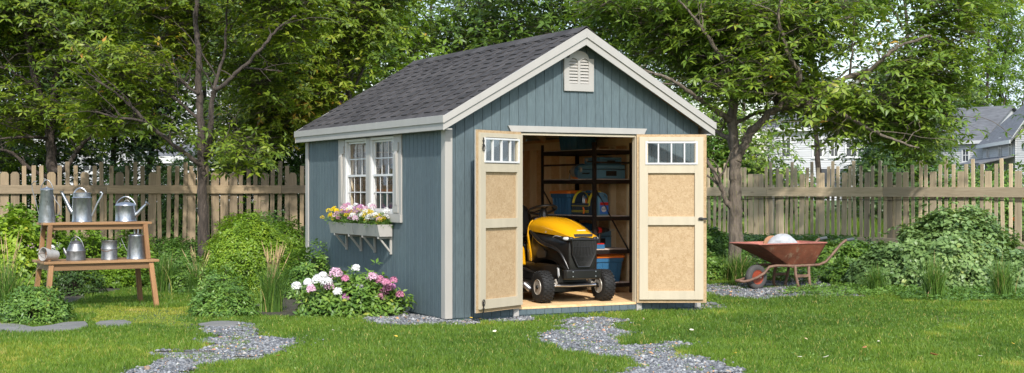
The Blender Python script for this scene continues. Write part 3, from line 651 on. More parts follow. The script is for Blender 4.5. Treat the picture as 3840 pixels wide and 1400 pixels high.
# ---- doors
def door(hx, ang, sgn, nm, lab):
    W_, z0, z1 = .745, .075, 1.872
    # x from the hinge outwards, inner face at y = sgn*...
    def Y(a, b): return sorted((sgn*a, sgn*b))
    def bx(mb, x0, x1, ya, yb, za, zb): y0, y1 = Y(ya, yb); mb.box(x0, x1, y0, y1, za, zb); return mb
    mb = MB(); wx0, wx1, wz0, wz1 = .085, .655, z1-.315, z1-.078
    for (x0, x1, za, zb) in ((0, wx0, z0, z1), (wx1, W_, z0, z1), (wx0+.0003, wx1-.0003, z0, wz0), (wx0+.0003, wx1-.0003, wz1, z1)): bx(mb, x0, x1, 0, .014, za, zb)
    d = mb.build(nm, OSB, shed, loc=(hx, -.024, 0), rz=ang); tag(d, lab)
    fx0, fx1, fz0, fz1 = .026, W_-.036, z0+.035, z1-.028; st = .092
    if sgn > 0: fx0, fx1 = .006, W_-.022
    mb = MB(); mid = z0+.875
    for (x0, x1, za, zb) in ((fx0, fx0+st, fz0, fz1), (fx1-st, fx1, fz0, fz1)): bx(mb, x0, x1, .0145, .040, za, zb)
    for (za, zb) in ((fz0, fz0+st), (mid-.045, mid+.045), (wz0-.098, wz0-.012), (wz1+.008, fz1)): bx(mb, fx0+st+.0004, fx1-st-.0004, .0145, .0396, za, zb)
    mb.build('door_frame', CREAM, d, bevel=.0015)
    # painted outer face
    mo = MB(); 
    for (x0, x1, za, zb) in ((0, wx0, z0, z1), (wx1, W_, z0, z1), (wx0+.0003, wx1-.0003, z0, wz0), (wx0+.0003, wx1-.0003, wz1, z1)): bx(mo, x0, x1, -.012, -.0005, za, zb)
    mo.build('outer_face', TRIM, d)
    mw = MB(); t = .018; ox0, ox1, oz0, oz1 = fx0+st-.028, fx1-st+.028, wz0-.006, wz1+.002
    ya, yb = .0405, .050
    for (x0, x1, za, zb) in ((ox0, ox0+t, oz0, oz1), (ox1-t, ox1, oz0, oz1), (ox0+t, ox1-t, oz0, oz0+t), (ox0+t, ox1-t, oz1-t, oz1)): bx(mw, x0, x1, .012, .050, za, zb)
    for i in (1, 2, 3):
        x = ox0+(ox1-ox0)*i/4; bx(mw, x-.007, x+.007, .022, .044, oz0+t+.0003, oz1-t-.0003)
    wf = mw.build('transom_frame', WHITE, d)
    bx(MB(), ox0+t*.5, ox1-t*.5, .026, .0275, oz0+t*.5, oz1-t*.5).build('transom_glass', GLASS, d)
    return d, (fx0, fx1, z0, z1, mid)
dl, q = door(OA0+.006, R(-153.4), 1, 'door', 'left door leaf swung outwards, with black barrel bolts')
for za, sg in ((1.74, 1), (.13, -1)):
    x = q[1]-.045; mb = MB()
    mb.tube([(x, .046, za-.055), (x, .046, za+.055)], .006); mb.box(x-.012, x+.012, .0405, .052, za-.02, za-.01); mb.box(x-.012, x+.012, .0405, .052, za+.018, za+.028)
    mb.tube([(x+.02*math.sin(t), .050, za-sg*.045-.03*math.cos(t)) for t in np.linspace(0, 6.283, 14)[:-1]], .004, 6, closed=True); mb.build('barrel_bolt', BLACKM, dl, smooth=True)
dr, q = door(OA1-.006, R(-27.6), -1, 'door', 'right door leaf swung outwards, with a black latch on its edge')
mb = MB(); mb.box(q[1]-.055, .745, -.058, -.044, q[4]+.02-.010, q[4]+.02+.012); mb.box(q[1]-.045, q[1]-.01, -.0445, -.0405, q[4]+.02-.016, q[4]+.02+.018)
mb.tube([(q[1]-.02, -.058, q[4]+.022), (q[1]-.02, -.066, q[4]+.022)], .008); mb.build('door_latch', BLACKM, dr, bevel=.001)
# ---------------------------------------------------------------- inside the shed
def local_root(name, a, b, z, rz, lab, cat, group=None):
    x, y = S2W(a, b); o = empty(name, (x, y, SZ+z), YAW+rz); return tag(o, lab, cat, group)
FL = OZ0
# ---- ride-on mower: x forward, y to its left, z up from the floor
mow = empty('riding_mower', (.655, 14.885, SZ+FL+.001), R(-65))
tag(mow, 'yellow and black riding mower standing on the floor of the open shed', 'mower')
def sect(x, w, zb, zt, crown=.035, bulge=1.0, n=7):
    """one cross-section of the hood from right to left over the top"""
    pts = [(x, -w*bulge, zb), (x, -w*1.02, zb+(zt-zb)*.45), (x, -w*.99, zt-.075), (x, -w*.88, zt-.03), (x, -w*.62, zt-.008), (x, -w*.3, zt+crown*.25), (x, 0, zt+crown*.3)]
    return pts+[(p[0], -p[1], p[2]) for p in pts[-2::-1]]
def hoodz(x): return .895-.02*max(0, (x+.62)/.87)-.135*max(0, (x+.36)/.60)**1.5
mb = MB(); xs_ = [-.64, -.62, -.50, -.38, -.25, -.10, .03, .12, .19, .222, .228]
rings = []
for x in xs_:
    t = (x+.64)/.855; w = .215-.055*t**2.2; zt = hoodz(min(x, .222))-(.02 if x < -.62 else 0)-(.004 if x > .225 else 0); zb = .745-.045*t
    rings.append(sect(x, w, zb, zt))
mb.loft(rings, closed=False); 
n = len(rings[0]); 
mb.add(rings[-1]+[(.226, 0, .70)], [(i, i+1, n) for i in range(n-1)])
o = mb.build('hood', YELLOW, mow, smooth=True, sub=1, angle=60)
for s in (-1, 1): MB().tube(smooth_path([(-.655, s*.10, .885), (-.66, s*.185, .84), (-.655, s*.222, .74), (-.62, s*.228, .62), (-.58, s*.226, .50), (-.60, s*.215, .42)], 5), [.013]*12+[.020]*14, 8, squash=.55).build('hood_side_strip', YELLOW, mow, smooth=True)
# raised ridge lines on the hood, front slot and name plate
for s in (-1, 1):
    MB().tube([(x, s*(.055+.02*(.2-x)), hoodz(x)+.004) for x in np.linspace(-.32, .16, 10)], [.003+.006*math.sin(math.pi*i/9) for i in range(10)], 6, squash=.5).build('hood_crease', YELLOW, mow, smooth=True)
MB().add([(.238, -.105, .706), (.238, .105, .706), (.234, .112, .732), (.234, -.112, .732), (.215, -.105, .706), (.215, .105, .706), (.21, .112, .732), (.21, -.112, .732)], [(0,1,2,3),(7,6,5,4),(0,4,5,1),(1,5,6,2),(3,2,6,7),(0,3,7,4)]).build('front_slot', GRIL, mow)
MB().box(.165, .190, -.052, .052, hoodz(.18)+.006, hoodz(.18)+.012).build('name_plate', WHITE, mow)
MB().box(-.30, -.235, -.206, -.2035, .735, .752).build('side_badge', WHITE, mow)
# black lower shell
mb = MB(); rings = []
for x, w, zb, zt in ((-.64, .205, .30, .75), (-.56, .216, .36, .755), (-.45, .219, .40, .745), (-.28, .216, .42, .735), (-.10, .209, .40, .725), (.05, .194, .33, .715), (.15, .176, .29, .705), (.205, .162, .275, .70), (.226, .150, .285, .695)):
    pts = [(x, -w*.72, zb), (x, -w*.98, zb+(zt-zb)*.18), (x, -w*1.04, zb+(zt-zb)*.6), (x, -w*.985, zt), (x, -w*.5, zt+.01)]
    rings.append(pts+[(x, 0, zt+.01)]+[(p[0], -p[1], p[2]) for p in pts[::-1]])
mb.loft(rings, closed=True, cap=True); mb.build('lower_shell', BLKP, mow, smooth=True, sub=2, angle=180)
# curved lip between hood and shell on each side
for s in (-1, 1):
    lp = smooth_path([(-.60, s*.212, .745), (-.50, s*.216, .70), (-.36, s*.218, .64), (-.20, s*.214, .60), (-.04, s*.202, .575), (.07, s*.186, .53), (.14, s*.170, .45), (.19, s*.150, .36)], 4)
    MB().tube(lp, [.012+.020*math.sin(math.pi*min(1, (i+1)/len(lp))**.8) for i in range(len(lp))], 10, squash=.75).build('side_lip', BLKP, mow, smooth=True)
    MB().prism([(-.46, .50), (-.34, .60), (-.20, .53), (-.22, .47), (-.40, .45)], 'y', *sorted((s*.216, s*.2235))).build('side_vent', GRIL, mow, bevel=.003)
# grille: frame plus upright bars
def gx(z): return .232+.018*(z-.39)/.30
mb = MB(); zt, zb = .672, .385
fr = [(-.150, zt), (-.135, .52), (-.085, .415), (-.068, zb), (.068, zb), (.085, .415), (.135, .52), (.150, zt)]
mb.add([(gx(z)+.002, y, z) for y, z in fr]+[(gx(z)-.05, y*1.04, z) for y, z in fr], [tuple(range(8))]+[(i, (i+1) % 8, 8+(i+1) % 8, 8+i)[::-1] for i in range(8)])
gb = mb.build('grille', GRIL, mow, fixn=True)
mb = MB()
for k in range(15):
    f = (k-7)/7; yt, yb = f*.138, f*.062
    mb.tube([(gx(zt)+.004, yt, zt-.004), (gx(.52)+.012, yt*.62+yb*.38+f*.012, .52), (gx(zb)+.006, yb, zb+.006)], .0048, 6)
for z in (.60, .50, .44):
    hw = np.interp(z, [zb, .415, .52, zt], [.068, .085, .135, .150]); mb.tube([(gx(z)+.006, -hw, z), (gx(z)+.011, 0, z-.006), (gx(z)+.006, hw, z)], .003, 6)
mb.build('grille_bars', GRIL, gb, smooth=True)
MB().tube([(gx(z)+.004, y, z) for y, z in fr], .011, 8, closed=True).build('grille_rim', BLKP, gb, smooth=True)
# headlights
for s in (-1, 1):
    hb = MB().tube(smooth_path([(.232, s*.115, .682), (.222, s*.150, .680), (.15, s*.187, .678), (.06, s*.203, .688), (-.02, s*.215, .70)], 4), [.012, .018, .022, .024, .025, .025, .025, .024, .023, .022, .020, .018, .016, .014, .012, .010, .006], 10, squash=1).build('headlight', GRIL, mow, smooth=True)
    MB().tube(smooth_path([(.228, s*.158, .683), (.19, s*.180, .681), (.15, s*.197, .684)], 3), [.010, .017, .020, .020, .019, .016, .008], 10).build('lens', WHITE, hb, smooth=True)
    MB().tube([(.12, s*.211, .703), (.05, s*.221, .710), (.0, s*.226, .706), (-.03, s*.228, .690)], .0028, 5).build('trim_strip', WHITE, hb)
# bumper
mb = MB(); mb.loft([[(x, y, z) for x, z in ((.235+c, .255), (.252+c, .265), (.254+c, .350), (.237+c, .36), (.205+c, .35), (.205+c, .262))] for y, c in ((-.225, -.035), (-.20, -.006), (-.12, .006), (0, .010), (.12, .006), (.20, -.006), (.225, -.035))])
bp = mb.build('front_bumper', BLKP, mow, smooth=True, bevel=.004, fixn=True)
for y in (-.135, .135):
    for z in (.285, .335): MB().lathe([(.007, 0), (.006, .004), (0, .005)], 8, (.257, y, z), 'x').build('bolt', STEEL, bp, smooth=True)
# front axle, links, deck, frame
MB().box(-.05, .03, -.29, .29, .155, .20).build('front_axle', BLKP, mow, bevel=.008)
MB().tube([(.07, -.27, .185), (.09, -.08, .178), (.10, .22, .185)], .011, 8).build('tie_rod', STEEL, mow, smooth=True)
MB().tube([(-.02, -.20, .235), (.03, -.21, .20), (-.01, -.26, .19)], .016, 8).build('steering_knuckle', RIMG, mow, smooth=True); MB().tube([(-.02, .20, .235), (.03, .21, .20), (-.01, .26, .19)], .016, 8).build('steering_knuckle', RIMG, mow, smooth=True)
MB().add([(.03, -.20, .37), (.06, -.20, .36), (.10, -.215, .29), (.08, -.215, .27), (.05, -.205, .30)], [(0,1,2,3,4)]).build('bracket_plate', WHITE, mow).modifiers.new('t', 'SOLIDIFY').thickness = .008
MB().box(-.95, -.02, -.17, .17, .20, .40).build('chassis', GRIL, mow, bevel=.01)
mb = MB(); mb.loft([[(-.15, s*y, z) for s, y, z in q] for q in ()] or [[(x*1.0-.58, y, z) for x, y in [(math.cos(t)*.34, math.sin(t)*.46) for t in np.linspace(0, 6.283, 21)[:-1]]] for z in (.085, .16)]+[[(x-.58, y, .20) for x, y in [(math.cos(t)*.30, math.sin(t)*.42) for t in np.linspace(0, 6.283, 21)[:-1]]]]); mb.build('mowing_deck', BLKP, mow, smooth=True, bevel=.008)
for s in (-1, 1):
    MB().tube([(-.35, s*.30, .30), (-.45, s*.36, .34), (-.75, s*.37, .34), (-.90, s*.34, .44)], [.02, .03, .03, .02], 8, squash=.5).build('foot_plate', BLKP, mow, smooth=True)
    MB().tube([(-.30, s*.36, .12), (-.34, s*.40, .17), (-.52, s*.42, .18), (-.64, s*.40, .12)], .035, 10).build('deck_pulley_cover', STEEL, mow, smooth=True)
def wheel(x, y, r, w, rim):
    prof = [(rim, -w*.42), (r*.80, -w*.5), (r*.93, -w*.44), (r*.985, -w*.28), (r, 0), (r*.985, w*.28), (r*.93, w*.44), (r*.80, w*.5), (rim, w*.42)]
    t = MB().lathe(prof, 36, (x, y, r), 'y', cap=False)
    for k in range(24):
        a = 2*math.pi*k/24
        for j, yy in enumerate((-.34, -.12, .12, .34)):
            aa = a+(math.pi/24 if j % 2 else 0); rr_ = r*(1.0 if abs(yy) < .2 else .982); c = (x+math.cos(aa)*rr_, y+yy*w, r+math.sin(aa)*rr_)
            d = Vector((math.cos(aa), 0, math.sin(aa)))
            if c[2] < .012: continue
            p = Vector(c); t.beam(p-d*.004, p+d*.006, .018 if j in (1, 2) else .022, w*.17, up=(0, 1, 0))
    wo = t.build('wheel', TYRE, mow, smooth=True, angle=35)
    for s in (-1, 1):
        pr = [(rim*1.02, w*.42), (rim*.98, w*.47), (rim*.9, w*.42), (rim*.6, w*.34), (rim*.42, w*.33), (rim*.38, w*.40), (rim*.22, w*.42), (0, w*.42)]
        MB().lathe([(a, s*b) for a, b in pr], 28, (x, y, r), 'y').build('rim', RIMG, wo, smooth=True)
        MB().lathe([(.022, s*w*.421), (.02, s*(w*.42+.016)), (0, s*(w*.42+.02))], 12, (x, y, r), 'y').build('hub_cap', GRIL, wo, smooth=True)
wheel(0, -.365, .168, .14, .082); wheel(0, .365, .168, .14, .082); wheel(-1.18, -.36, .23, .19, .11); wheel(-1.18, .36, .23, .19, .11)
# dash, steering wheel, seat, fenders
mb = MB(); mb.loft([[(x+dx, y, z) for x, y in ((.05, -w), (.07, 0), (.05, w), (-.10, w*.9), (-.12, 0), (-.10, -w*.9))] for z, w, dx in ((.40, .17, -.72), (.66, .19, -.70), (.82, .19, -.68), (.885, .15, -.68), (.90, .10, -.69))]); mb.build('dash_console', BLKP, mow, smooth=True, bevel=.012, fixn=True)
MB().lathe([(.055, 0), (.05, .04), (.04, .075), (.03, .10)], 16, (-.72, 0, .885)).build('steering_column', VINYL, mow, smooth=True)
cW = Vector((-.745, 0, .975)); til = R(-18)
def tp(r, a): v = Vector((r*math.cos(a), r*math.sin(a), 0)); v.rotate(Matrix.Rotation(til, 3, 'Y')); return cW+v
sw = MB().tube([tp(.158, a) for a in np.linspace(0, 6.283, 33)[:-1]], .0145, 10, closed=True).build('steering_wheel', VINYL, mow, smooth=True)
mb = MB()
for a in (0, 2.2, 4.1): mb.tube([tp(.02, a), tp(.09, a)-Vector((0, 0, .012)), tp(.152, a)], [.018, .014, .013], 8, squash=.5)
mb.ball(cW-Vector((0, 0, .01)), .036, 14, .6); mb.build('wheel_spokes', VINYL, sw, smooth=True)
mb = MB(); mb.loft([[(x, y, z) for y, z in ((-.22, .60), (-.235, .64), (-.20, .675), (-.1, .665), (.1, .665), (.20, .675), (.235, .64), (.22, .60))] for x in (-1.02, -1.06, -1.2, -1.38, -1.44)]); se = mb.build('seat', VINYL, mow, smooth=True, sub=1)
mb = MB(); mb.loft([[(-1.44-(z-.62)*.22+dx, y, z) for z, y in ((.62, -.20), (.80, -.22), (.97, -.20), (1.03, -.13), (1.04, 0), (1.03, .13), (.97, .20), (.80, .22), (.62, .20))] for dx in (-.045, -.03, .03, .055)]); mb.build('seat_back', VINYL, mow, smooth=True, sub=1, fixn=True)
for s in (-1, 1):
    mb = MB(); mb.loft([[(x, s*y, z) for x, z in ((-.82, .36), (-.84, .52), (-.92, .58), (-1.20, .60), (-1.50, .57), (-1.56, .45), (-1.50, .44), (-1.40, .50), (-1.18, .53), (-1.00, .50), (-.90, .42), (-.88, .34))] for y in (.16, .20, .43, .46)]); mb.build('rear_fender', YELLOW, mow, smooth=True, bevel=.012, fixn=True)
    MB().prism([(-.85, .38), (-.83, .50), (-.94, .46)], 'y', *sorted((s*.40, s*.475))).build('fender_insert', GRIL, mow)
MB().box(-1.45, -.90, -.15, .15, .35, .59).build('seat_base', BLKP, mow, bevel=.02)
for s in (-1, 1): MB().tube([(-1.42, s*.23, .80), (-1.25, s*.245, .70), (-1.05, s*.24, .64)], .011, 8).build('seat_lever', STEEL, mow, smooth=True)

# ---- steel racks
def make_rack(lab, a, b, rz, L, W, levels, top):
    r = local_root('storage_rack', a, b, FL+.001, rz, lab, 'rack', 'steel storage racks inside the shed')
    for x, y in ((0, 0), (W, 0), (0, L), (W, L)):
        mb = MB(); sx = 1 if x == 0 else -1; sy = 1 if y == 0 else -1; zs = np.linspace(0, top, 22)
        mb.box(*sorted((x, x+sx*.004)), *sorted((y, y+sy*.038)), 0, top); mb.box(*sorted((x+sx*.0042, x+sx*.038)), *sorted((y, y+sy*.004)), 0, top)
        for z in zs[1:-1]:
            mb.box(*sorted((x-sx*.0035, x-sx*.0005)), *sorted((y+sy*.008, y+sy*.014)), z, z+.03); mb.box(*sorted((x-sx*.0035, x-sx*.0005)), *sorted((y+sy*.024, y+sy*.030)), z, z+.03)
        mb.build('upright_post', RACK, r)
    for z in levels:
        for (p, q) in (((.005, 0), (.005, L)), ((W-.005, 0), (W-.005, L)), ((0, .005), (W, .005)), ((0, L-.005), (W, L-.005))):
            d = Vector((q[0]-p[0], q[1]-p[1], 0)).normalized()*.006; MB().beam((p[0]+d.x, p[1]+d.y, z-.024), (q[0]-d.x, q[1]-d.y, z-.024), .012, .045).build('shelf_beam', RACK, r)
        mb = MB(); n = 11
        for k in range(n): y = .012+(L-.024)*k/n; mb.box(.012, W-.012, y, y+(L-.024)/n*.72, z, z+.010, random.random())
        mb.build('shelf_slats', SLAT, r)
    return r
LV = [.114, .503, .888, 1.314, 1.658]
rack = make_rack('black steel rack with slatted shelves against the right wall, behind the mower', 2.40, 1.146, 0, 1.26, .52, LV, 1.744)
for (p, q) in (((.0, .02, 1.26), (.50, -.006, .44)), ((.0, 1.24, 1.22), (.50, 1.264, .44))): MB().beam(p, q, .006, .030, up=(0, 1, 0)).build('brace', RACK, rack)
for z in (1.50,): MB().box(.04, .48, .0, .012, z, z+.022).build('cross_bar', RACK, rack); MB().box(.0, .012, .42, 1.23, z-.02, z+.002).build('cross_bar', RACK, rack)
rack2 = make_rack('black steel rack with slatted shelves along the back wall, seen through the side windows', 1.62, 3.52, R(90), 1.15, .48, LV, 1.744)
# ---- storage bins (u along a, v along b)
def make_bin(lab, a, b, z, rz, L=.46, W=.32, H=.25, lid=ORANGE, body=BLUEP, group='storage bins in the shed', nm='storage_bin'):
    r = local_root(nm, a, b, z, rz, lab, 'bin', group); mb = MB()
    def ring(k, zz, rr=.03):
        x, y = L/2*k, W/2*k; return [(sx*x-sx*cx, sy*y-sy*cy, zz) for sx, sy, cs in ((1, 1, ((0, rr), (rr, 0))), (-1, 1, ((rr, 0), (0, rr))), (-1, -1, ((0, rr), (rr, 0))), (1, -1, ((rr, 0), (0, rr)))) for cx, cy in cs]
    mb.loft([ring(.84, 0), ring(.94, H*.82), ring(.99, H*.83), ring(1.0, H)]); bo = mb.build('bin_body', body, r, bevel=.004)
    for s in (-1, 1):
        for k in range(5):
            x = (k-2)*L*.17; k0, k1 = .84, .935
            MB().add([(x*k0-.008, s*W/2*k0, .01), (x*k0+.008, s*W/2*k0, .01), (x+.008, s*W/2*k1, H*.78), (x-.008, s*W/2*k1, H*.78), (x*k0-.006, s*(W/2*k0+.007), .012), (x*k0+.006, s*(W/2*k0+.007), .012), (x+.006, s*(W/2*k1+.007), H*.775), (x-.006, s*(W/2*k1+.007), H*.775)], [(4,5,6,7),(0,1,5,4),(1,2,6,5),(2,3,7,6),(3,0,4,7)]).build('rib', body, bo, fixn=True)
        for k in range(3):
            y = (k-1)*W*.25
            MB().add([(s*L/2*.84, y*.84-.008, .01), (s*L/2*.84, y*.84+.008, .01), (s*L/2*.935, y+.008, H*.78), (s*L/2*.935, y-.008, H*.78), (s*(L/2*.84+.007), y*.84-.006, .012), (s*(L/2*.84+.007), y*.84+.006, .012), (s*(L/2*.935+.007), y+.006, H*.775), (s*(L/2*.935+.007), y-.006, H*.775)], [(4,5,6,7),(0,1,5,4),(1,2,6,5),(2,3,7,6),(3,0,4,7)]).build('rib', body, bo, fixn=True)
    mb = MB(); mb.loft([ring(1.03, H+.0005), ring(1.05, H+.012), ring(1.03, H+.028), ring(.97, H+.034), ring(.93, H+.028)])
    for s in (-1, 1): mb.box(s*L*.30-.03, s*L*.30+.03, -W*.3, W*.3, H+.030, H+.040)
    mb.build('bin_lid', lid, r, bevel=.003); return r
zS = [FL+.001+l+.0105 for l in LV]
make_bin('blue lidded bin on the top shelf of the rack behind the mower', 2.66, 1.96, zS[4], R(90), .44, .36, .28, BLUEP)
make_bin('blue bin with orange lid on the middle shelf, left of the canvas tool bag', 2.66, 2.09, zS[2], R(90), .46, .38, .25)
make_bin('blue bin with orange lid on the low shelf beside the mower wheel', 2.66, 1.42, zS[0], R(90), .44, .40, .28)
make_bin('blue lidded bin behind the mower hood, on the shelf above the low one', 2.66, 2.05, zS[1], R(90), .46, .38, .24, BLUEP)
make_bin('blue lidded bin on the top shelf of the back rack, seen through the left window', .90, 3.76, zS[4], 0, .42, .36, .26, BLUEP)
make_bin('blue lidded bin on the top shelf of the back rack, seen through the right window', 1.38, 3.76, zS[4], 0, .42, .36, .24, BLUEP)
make_bin('blue bin with orange lid on the back rack, seen through the left window', .86, 3.76, zS[2], 0, .44, .36, .27)
make_bin('blue bin with orange lid on the back rack, seen through the right window', 1.36, 3.76, zS[2], 0, .44, .36, .27)
# ---- slate blue tool cases
def case(lab, a, b, z, rz, L, W, H):
    r = local_root('tool_case', a, b, z, rz, lab, 'tool case', 'hard tool cases on the rack')
    MB().box(-L/2, L/2, -W/2, W/2, 0, H*.66).build('case_body', BLUEL, r, bevel=.012); MB().box(-L/2+.001, L/2-.001, -W/2+.001, W/2-.001, H*.672, H).build('case_lid', BLUEL, r, bevel=.012)
    MB().box(-L/2-.001, L/2+.001, -W/2-.001, W/2+.001, H*.655, H*.685).build('seam', BLACKM, r)
    for s in (-1, 1):
        for k in (-1, 1): MB().box(k*L*.3-.02, k*L*.3+.02, *sorted((s*(W/2-.002), s*(W/2+.010))), H*.48, H*.84).build('latch', RIMG if k > 0 else BLUEL, r, bevel=.003)
        MB().tube([(-.06, s*(W/2+.002), H*.4), (-.055, s*(W/2+.026), H*.38), (.055, s*(W/2+.026), H*.38), (.06, s*(W/2+.002), H*.4)], .008, 8).build('handle', GRIL, r, smooth=True)
        MB().box(*sorted((s*(L/2-.002), s*(L/2+.008))), -W*.18, W*.18, H*.2, H*.55).build('end_panel', GRIL, r, bevel=.003)
    return r
case('large slate blue tool case on the second shelf from the top', 2.655, 1.40, zS[3], R(90), .44, .39, .165)
case('small slate blue tool case lying on top of the larger one', 2.66, 1.37, zS[3]+.166, R(90), .36, .30, .085)
case('blue tool case standing behind the cordless drill', 2.70, 1.62, zS[1], R(90), .30, .28, .20)
# ---- circular saw
r = local_root('power_saw', 2.56, 1.80, zS[3], R(-85), 'grey and blue power saw lying left of the tool cases', 'saw')
MB().lathe([(.0, -.10), (.035, -.09), (.065, -.05), (.082, 0), (.088, .03), (.088, .06)], 20, (0, 0, .09), 'x').build('saw_housing', RIMG, r, smooth=True)
MB().lathe([(.088, .061), (.093, .07), (.093, .115), (.08, .13), (0, .13)], 20, (0, 0, .09), 'x').build('motor_ring', BLUEP, r, smooth=True)
MB().lathe([(.028, -.125), (.028, -.095)], 14, (0, 0, .09), 'x').build('saw_knob', BLACKM, r, smooth=True); MB().box(-.02, .12, -.05, .05, 0, .03).build('saw_base', ORANGE, r, bevel=.006)
MB().tube([(-.10, .0, .08), (-.15, 0, .06), (-.165, 0, .0), (-.165, 0, .005)], .008, 8).build('saw_spout', STEEL, r, smooth=True)
# ---- open canvas tool bag
r = local_root('tool_bag', 2.60, 1.59, zS[2], R(90), 'open navy canvas tool bag with yellow piping on the middle shelf', 'tool bag')
mb = MB(); L, W, H = .38, .24, .14
mb.loft([[(sx*L/2*k, sy*W/2*k, z) for sx, sy in ((1, 1), (-1, 1), (-1, -1), (1, -1))] for k, z in ((.94, 0), (1, .02), (1.02, H), (.97, H), (.95, .03))]); mb.build('bag_body', DKBLUE, r, bevel=.008, fixn=True)
def archpts(y, k=1.0): return [(math.cos(t)*.13*k, y, H-.02+math.sin(t)*.17*k) for t in np.linspace(0, math.pi, 15)]
for x in (-L/2+.01, L/2-.01):
    pl = [(math.cos(t)*.112, H-.03+math.sin(t)*.17) for t in np.linspace(0, math.pi, 15)]
    MB().prism([(-.115, .02)][:0]+pl[::-1], 'x', x-.012, x+.012).build('end_panel', DKBLUE, r, bevel=.004)
    MB().tube([(x-.013, p[0], p[1]) for p in pl], .009, 6).build('piping', YEL, r, smooth=True); MB().tube([(x+.013, p[0], p[1]) for p in pl], .009, 6).build('piping', YEL, r, smooth=True)
MB().tube([(-L/2, 0, H+.135), (L/2, 0, H+.135)], .010, 10).build('carry_bar', STEEL, r, smooth=True); MB().tube([(-.05, 0, H+.135), (.05, 0, H+.135)], .018, 10).build('grip', BLUEP, r, smooth=True)
for z in (.035, .05, .105): MB().box(-L/2-.004, L/2+.004, W/2-.001, W/2+.007, z, z+.006).build('stripe', YEL, r); 
for z in (.035, .05, .105): MB().box(-L/2*.99, L/2*.99, -W/2-.007, -W/2+.001, z, z+.006).build('stripe', YEL, r)
for i, (x, y, m, h) in enumerate(((-.08, .02, RED, .09), (-.02, -.02, RED, .07), (.02, .03, BLUEP, .1), (.05, 0, RED, .08), (.08, .03, STEEL, .1), (.0, .06, STEEL, .08), (-.05, .07, ORANGE, .06))):
    MB().lathe([(.009, H-.03), (.013, H), (.012, H+h-.02), (0, H+h)], 8, (x, y, 0)).build('tool_grip', m, r, smooth=True)
MB().tube([(-.10, W/2+.02, .09), (-.13, W/2+.025, .06), (-.11, W/2+.02, .02)], .011, 8).build('hanging_tool', ORANGE, r, smooth=True)
# ---- detergent jug
r = local_root('detergent_jug', 2.545, 1.205, zS[2], R(0), 'slate blue plastic jug with a handle and coloured label, right of the tool bag', 'jug')
mb = MB()
def sq(cx, w, d, z): return [(cx+math.copysign(abs(math.cos(t))**.5, math.cos(t))*w, math.copysign(abs(math.sin(t))**.5, math.sin(t))*d, z) for t in np.linspace(0, 6.283, 21)[:-1]]
mb.loft([sq(0, .068, .045, 0), sq(0, .072, .048, .01), sq(0, .072, .048, .165), sq(-.005, .062, .042, .20), sq(-.02, .035, .03, .235), sq(-.02, .028, .028, .245), sq(-.02, .028, .028, .268)]); mb.build('jug_body', BLUEL, r, smooth=True)
MB().tube([(-.005, 0, .235), (.035, 0, .25), (.062, 0, .225), (.066, 0, .17)], .013, 10).build('jug_handle', BLUEL, r, smooth=True)
lb = MB().box(-.058, .058, -.0505, -.0487, .02, .155).build('label_sheet', M('label_blue', (.03, .15, .52), .4), r)
MB().box(-.056, .056, -.0512, -.0506, .12, .153).build('label_band', RED, lb); MB().lathe([(.034, 0), (0, .001)], 20, (-.005, -.0507, .075), 'y').build('label_oval', WHITE, lb)
def txt(s, size, m, parent, loc, rot, ext=.0006, nm='lettering'):
    cu = bpy.data.curves.new(nm, 'FONT'); cu.body = s; cu.size = size; cu.extrude = ext; cu.align_x = 'CENTER'; cu.align_y = 'CENTER'
    o = bpy.data.objects.new(nm, cu); me = bpy.data.meshes.new_from_object(o); bpy.data.objects.remove(o); me.materials.clear()
    q = finish(nm, me, m, parent); q.location = loc; q.rotation_euler = rot; return q
txt('finish', .028, BLUEP, lb, (-.005, -.0526, .075), (R(90), 0, 0))
# ---- cordless drill standing on its battery
r = local_root('cordless_drill', 2.55, 1.23, zS[1], R(0), 'black and red cordless drill standing on a shelf right of the mower hood', 'drill')
MB().box(-.075, .03, -.035, .035, 0, .05).build('battery', BLUEP, r, bevel=.006); MB().box(-.07, .025, -.033, .033, .051, .065).build('foot', RED, r, bevel=.003)
MB().loft([[(x+math.cos(t)*.020, math.sin(t)*.018, z) for t in np.linspace(0, 6.283, 13)[:-1]] for x, z in ((-.03, .066), (-.025, .13), (-.015, .19))]).build('grip', BLACKM, r, smooth=True)
MB().lathe([(.0, -.10), (.028, -.095), (.034, -.06), (.034, .03), (.027, .05), (.024, .055)], 16, (0, 0, .215), 'x').build('drill_body', BLACKM, r, smooth=True); MB().lathe([(.035, -.05), (.035, -.01)], 16, (0, 0, .215), 'x').build('red_band', RED, r, smooth=True)
MB().lathe([(.022, .056), (.024, .07), (.016, .105), (.006, .11)], 14, (0, 0, .215), 'x').build('chuck', BLACKM, r, smooth=True); MB().lathe([(.006, .111), (.006, .175), (0, .19)], 8, (0, 0, .215), 'x').build('drill_bit', STEEL, r, smooth=True)
# ---- things on the back rack, seen through the side windows
def toolbox(lab, a, b, z, m, L=.34, W=.2, H=.17):
    r = local_root('tool_case', a, b, z, 0, lab, 'tool case'); 
    MB().loft([[(sx*L/2*k, sy*W/2*k, zz) for sx, sy in ((1, 1), (-1, 1), (-1, -1), (1, -1))] for k, zz in ((.95, 0), (1, .02), (1, H*.7), (.8, H), (.75, H))]).build('case_body', m, r, bevel=.012, fixn=True)
    MB().tube([(-.07, 0, H), (-.06, 0, H+.05), (.06, 0, H+.05), (.07, 0, H)], .010, 8).build('handle', GRIL, r, smooth=True); MB().box(-L*.3, L*.3, -W/2-.006, -W/2+.002, H*.25, H*.5).build('front_panel', BLACKM, r, bevel=.002); return r
toolbox('green plastic tool case on the back rack, seen through the right side window', 1.12, 3.74, zS[3], GREENP, .42, .2, .2)
toolbox('black tool case on the back rack, seen through the left side window', .72, 3.74, zS[3], BLACKM, .30)
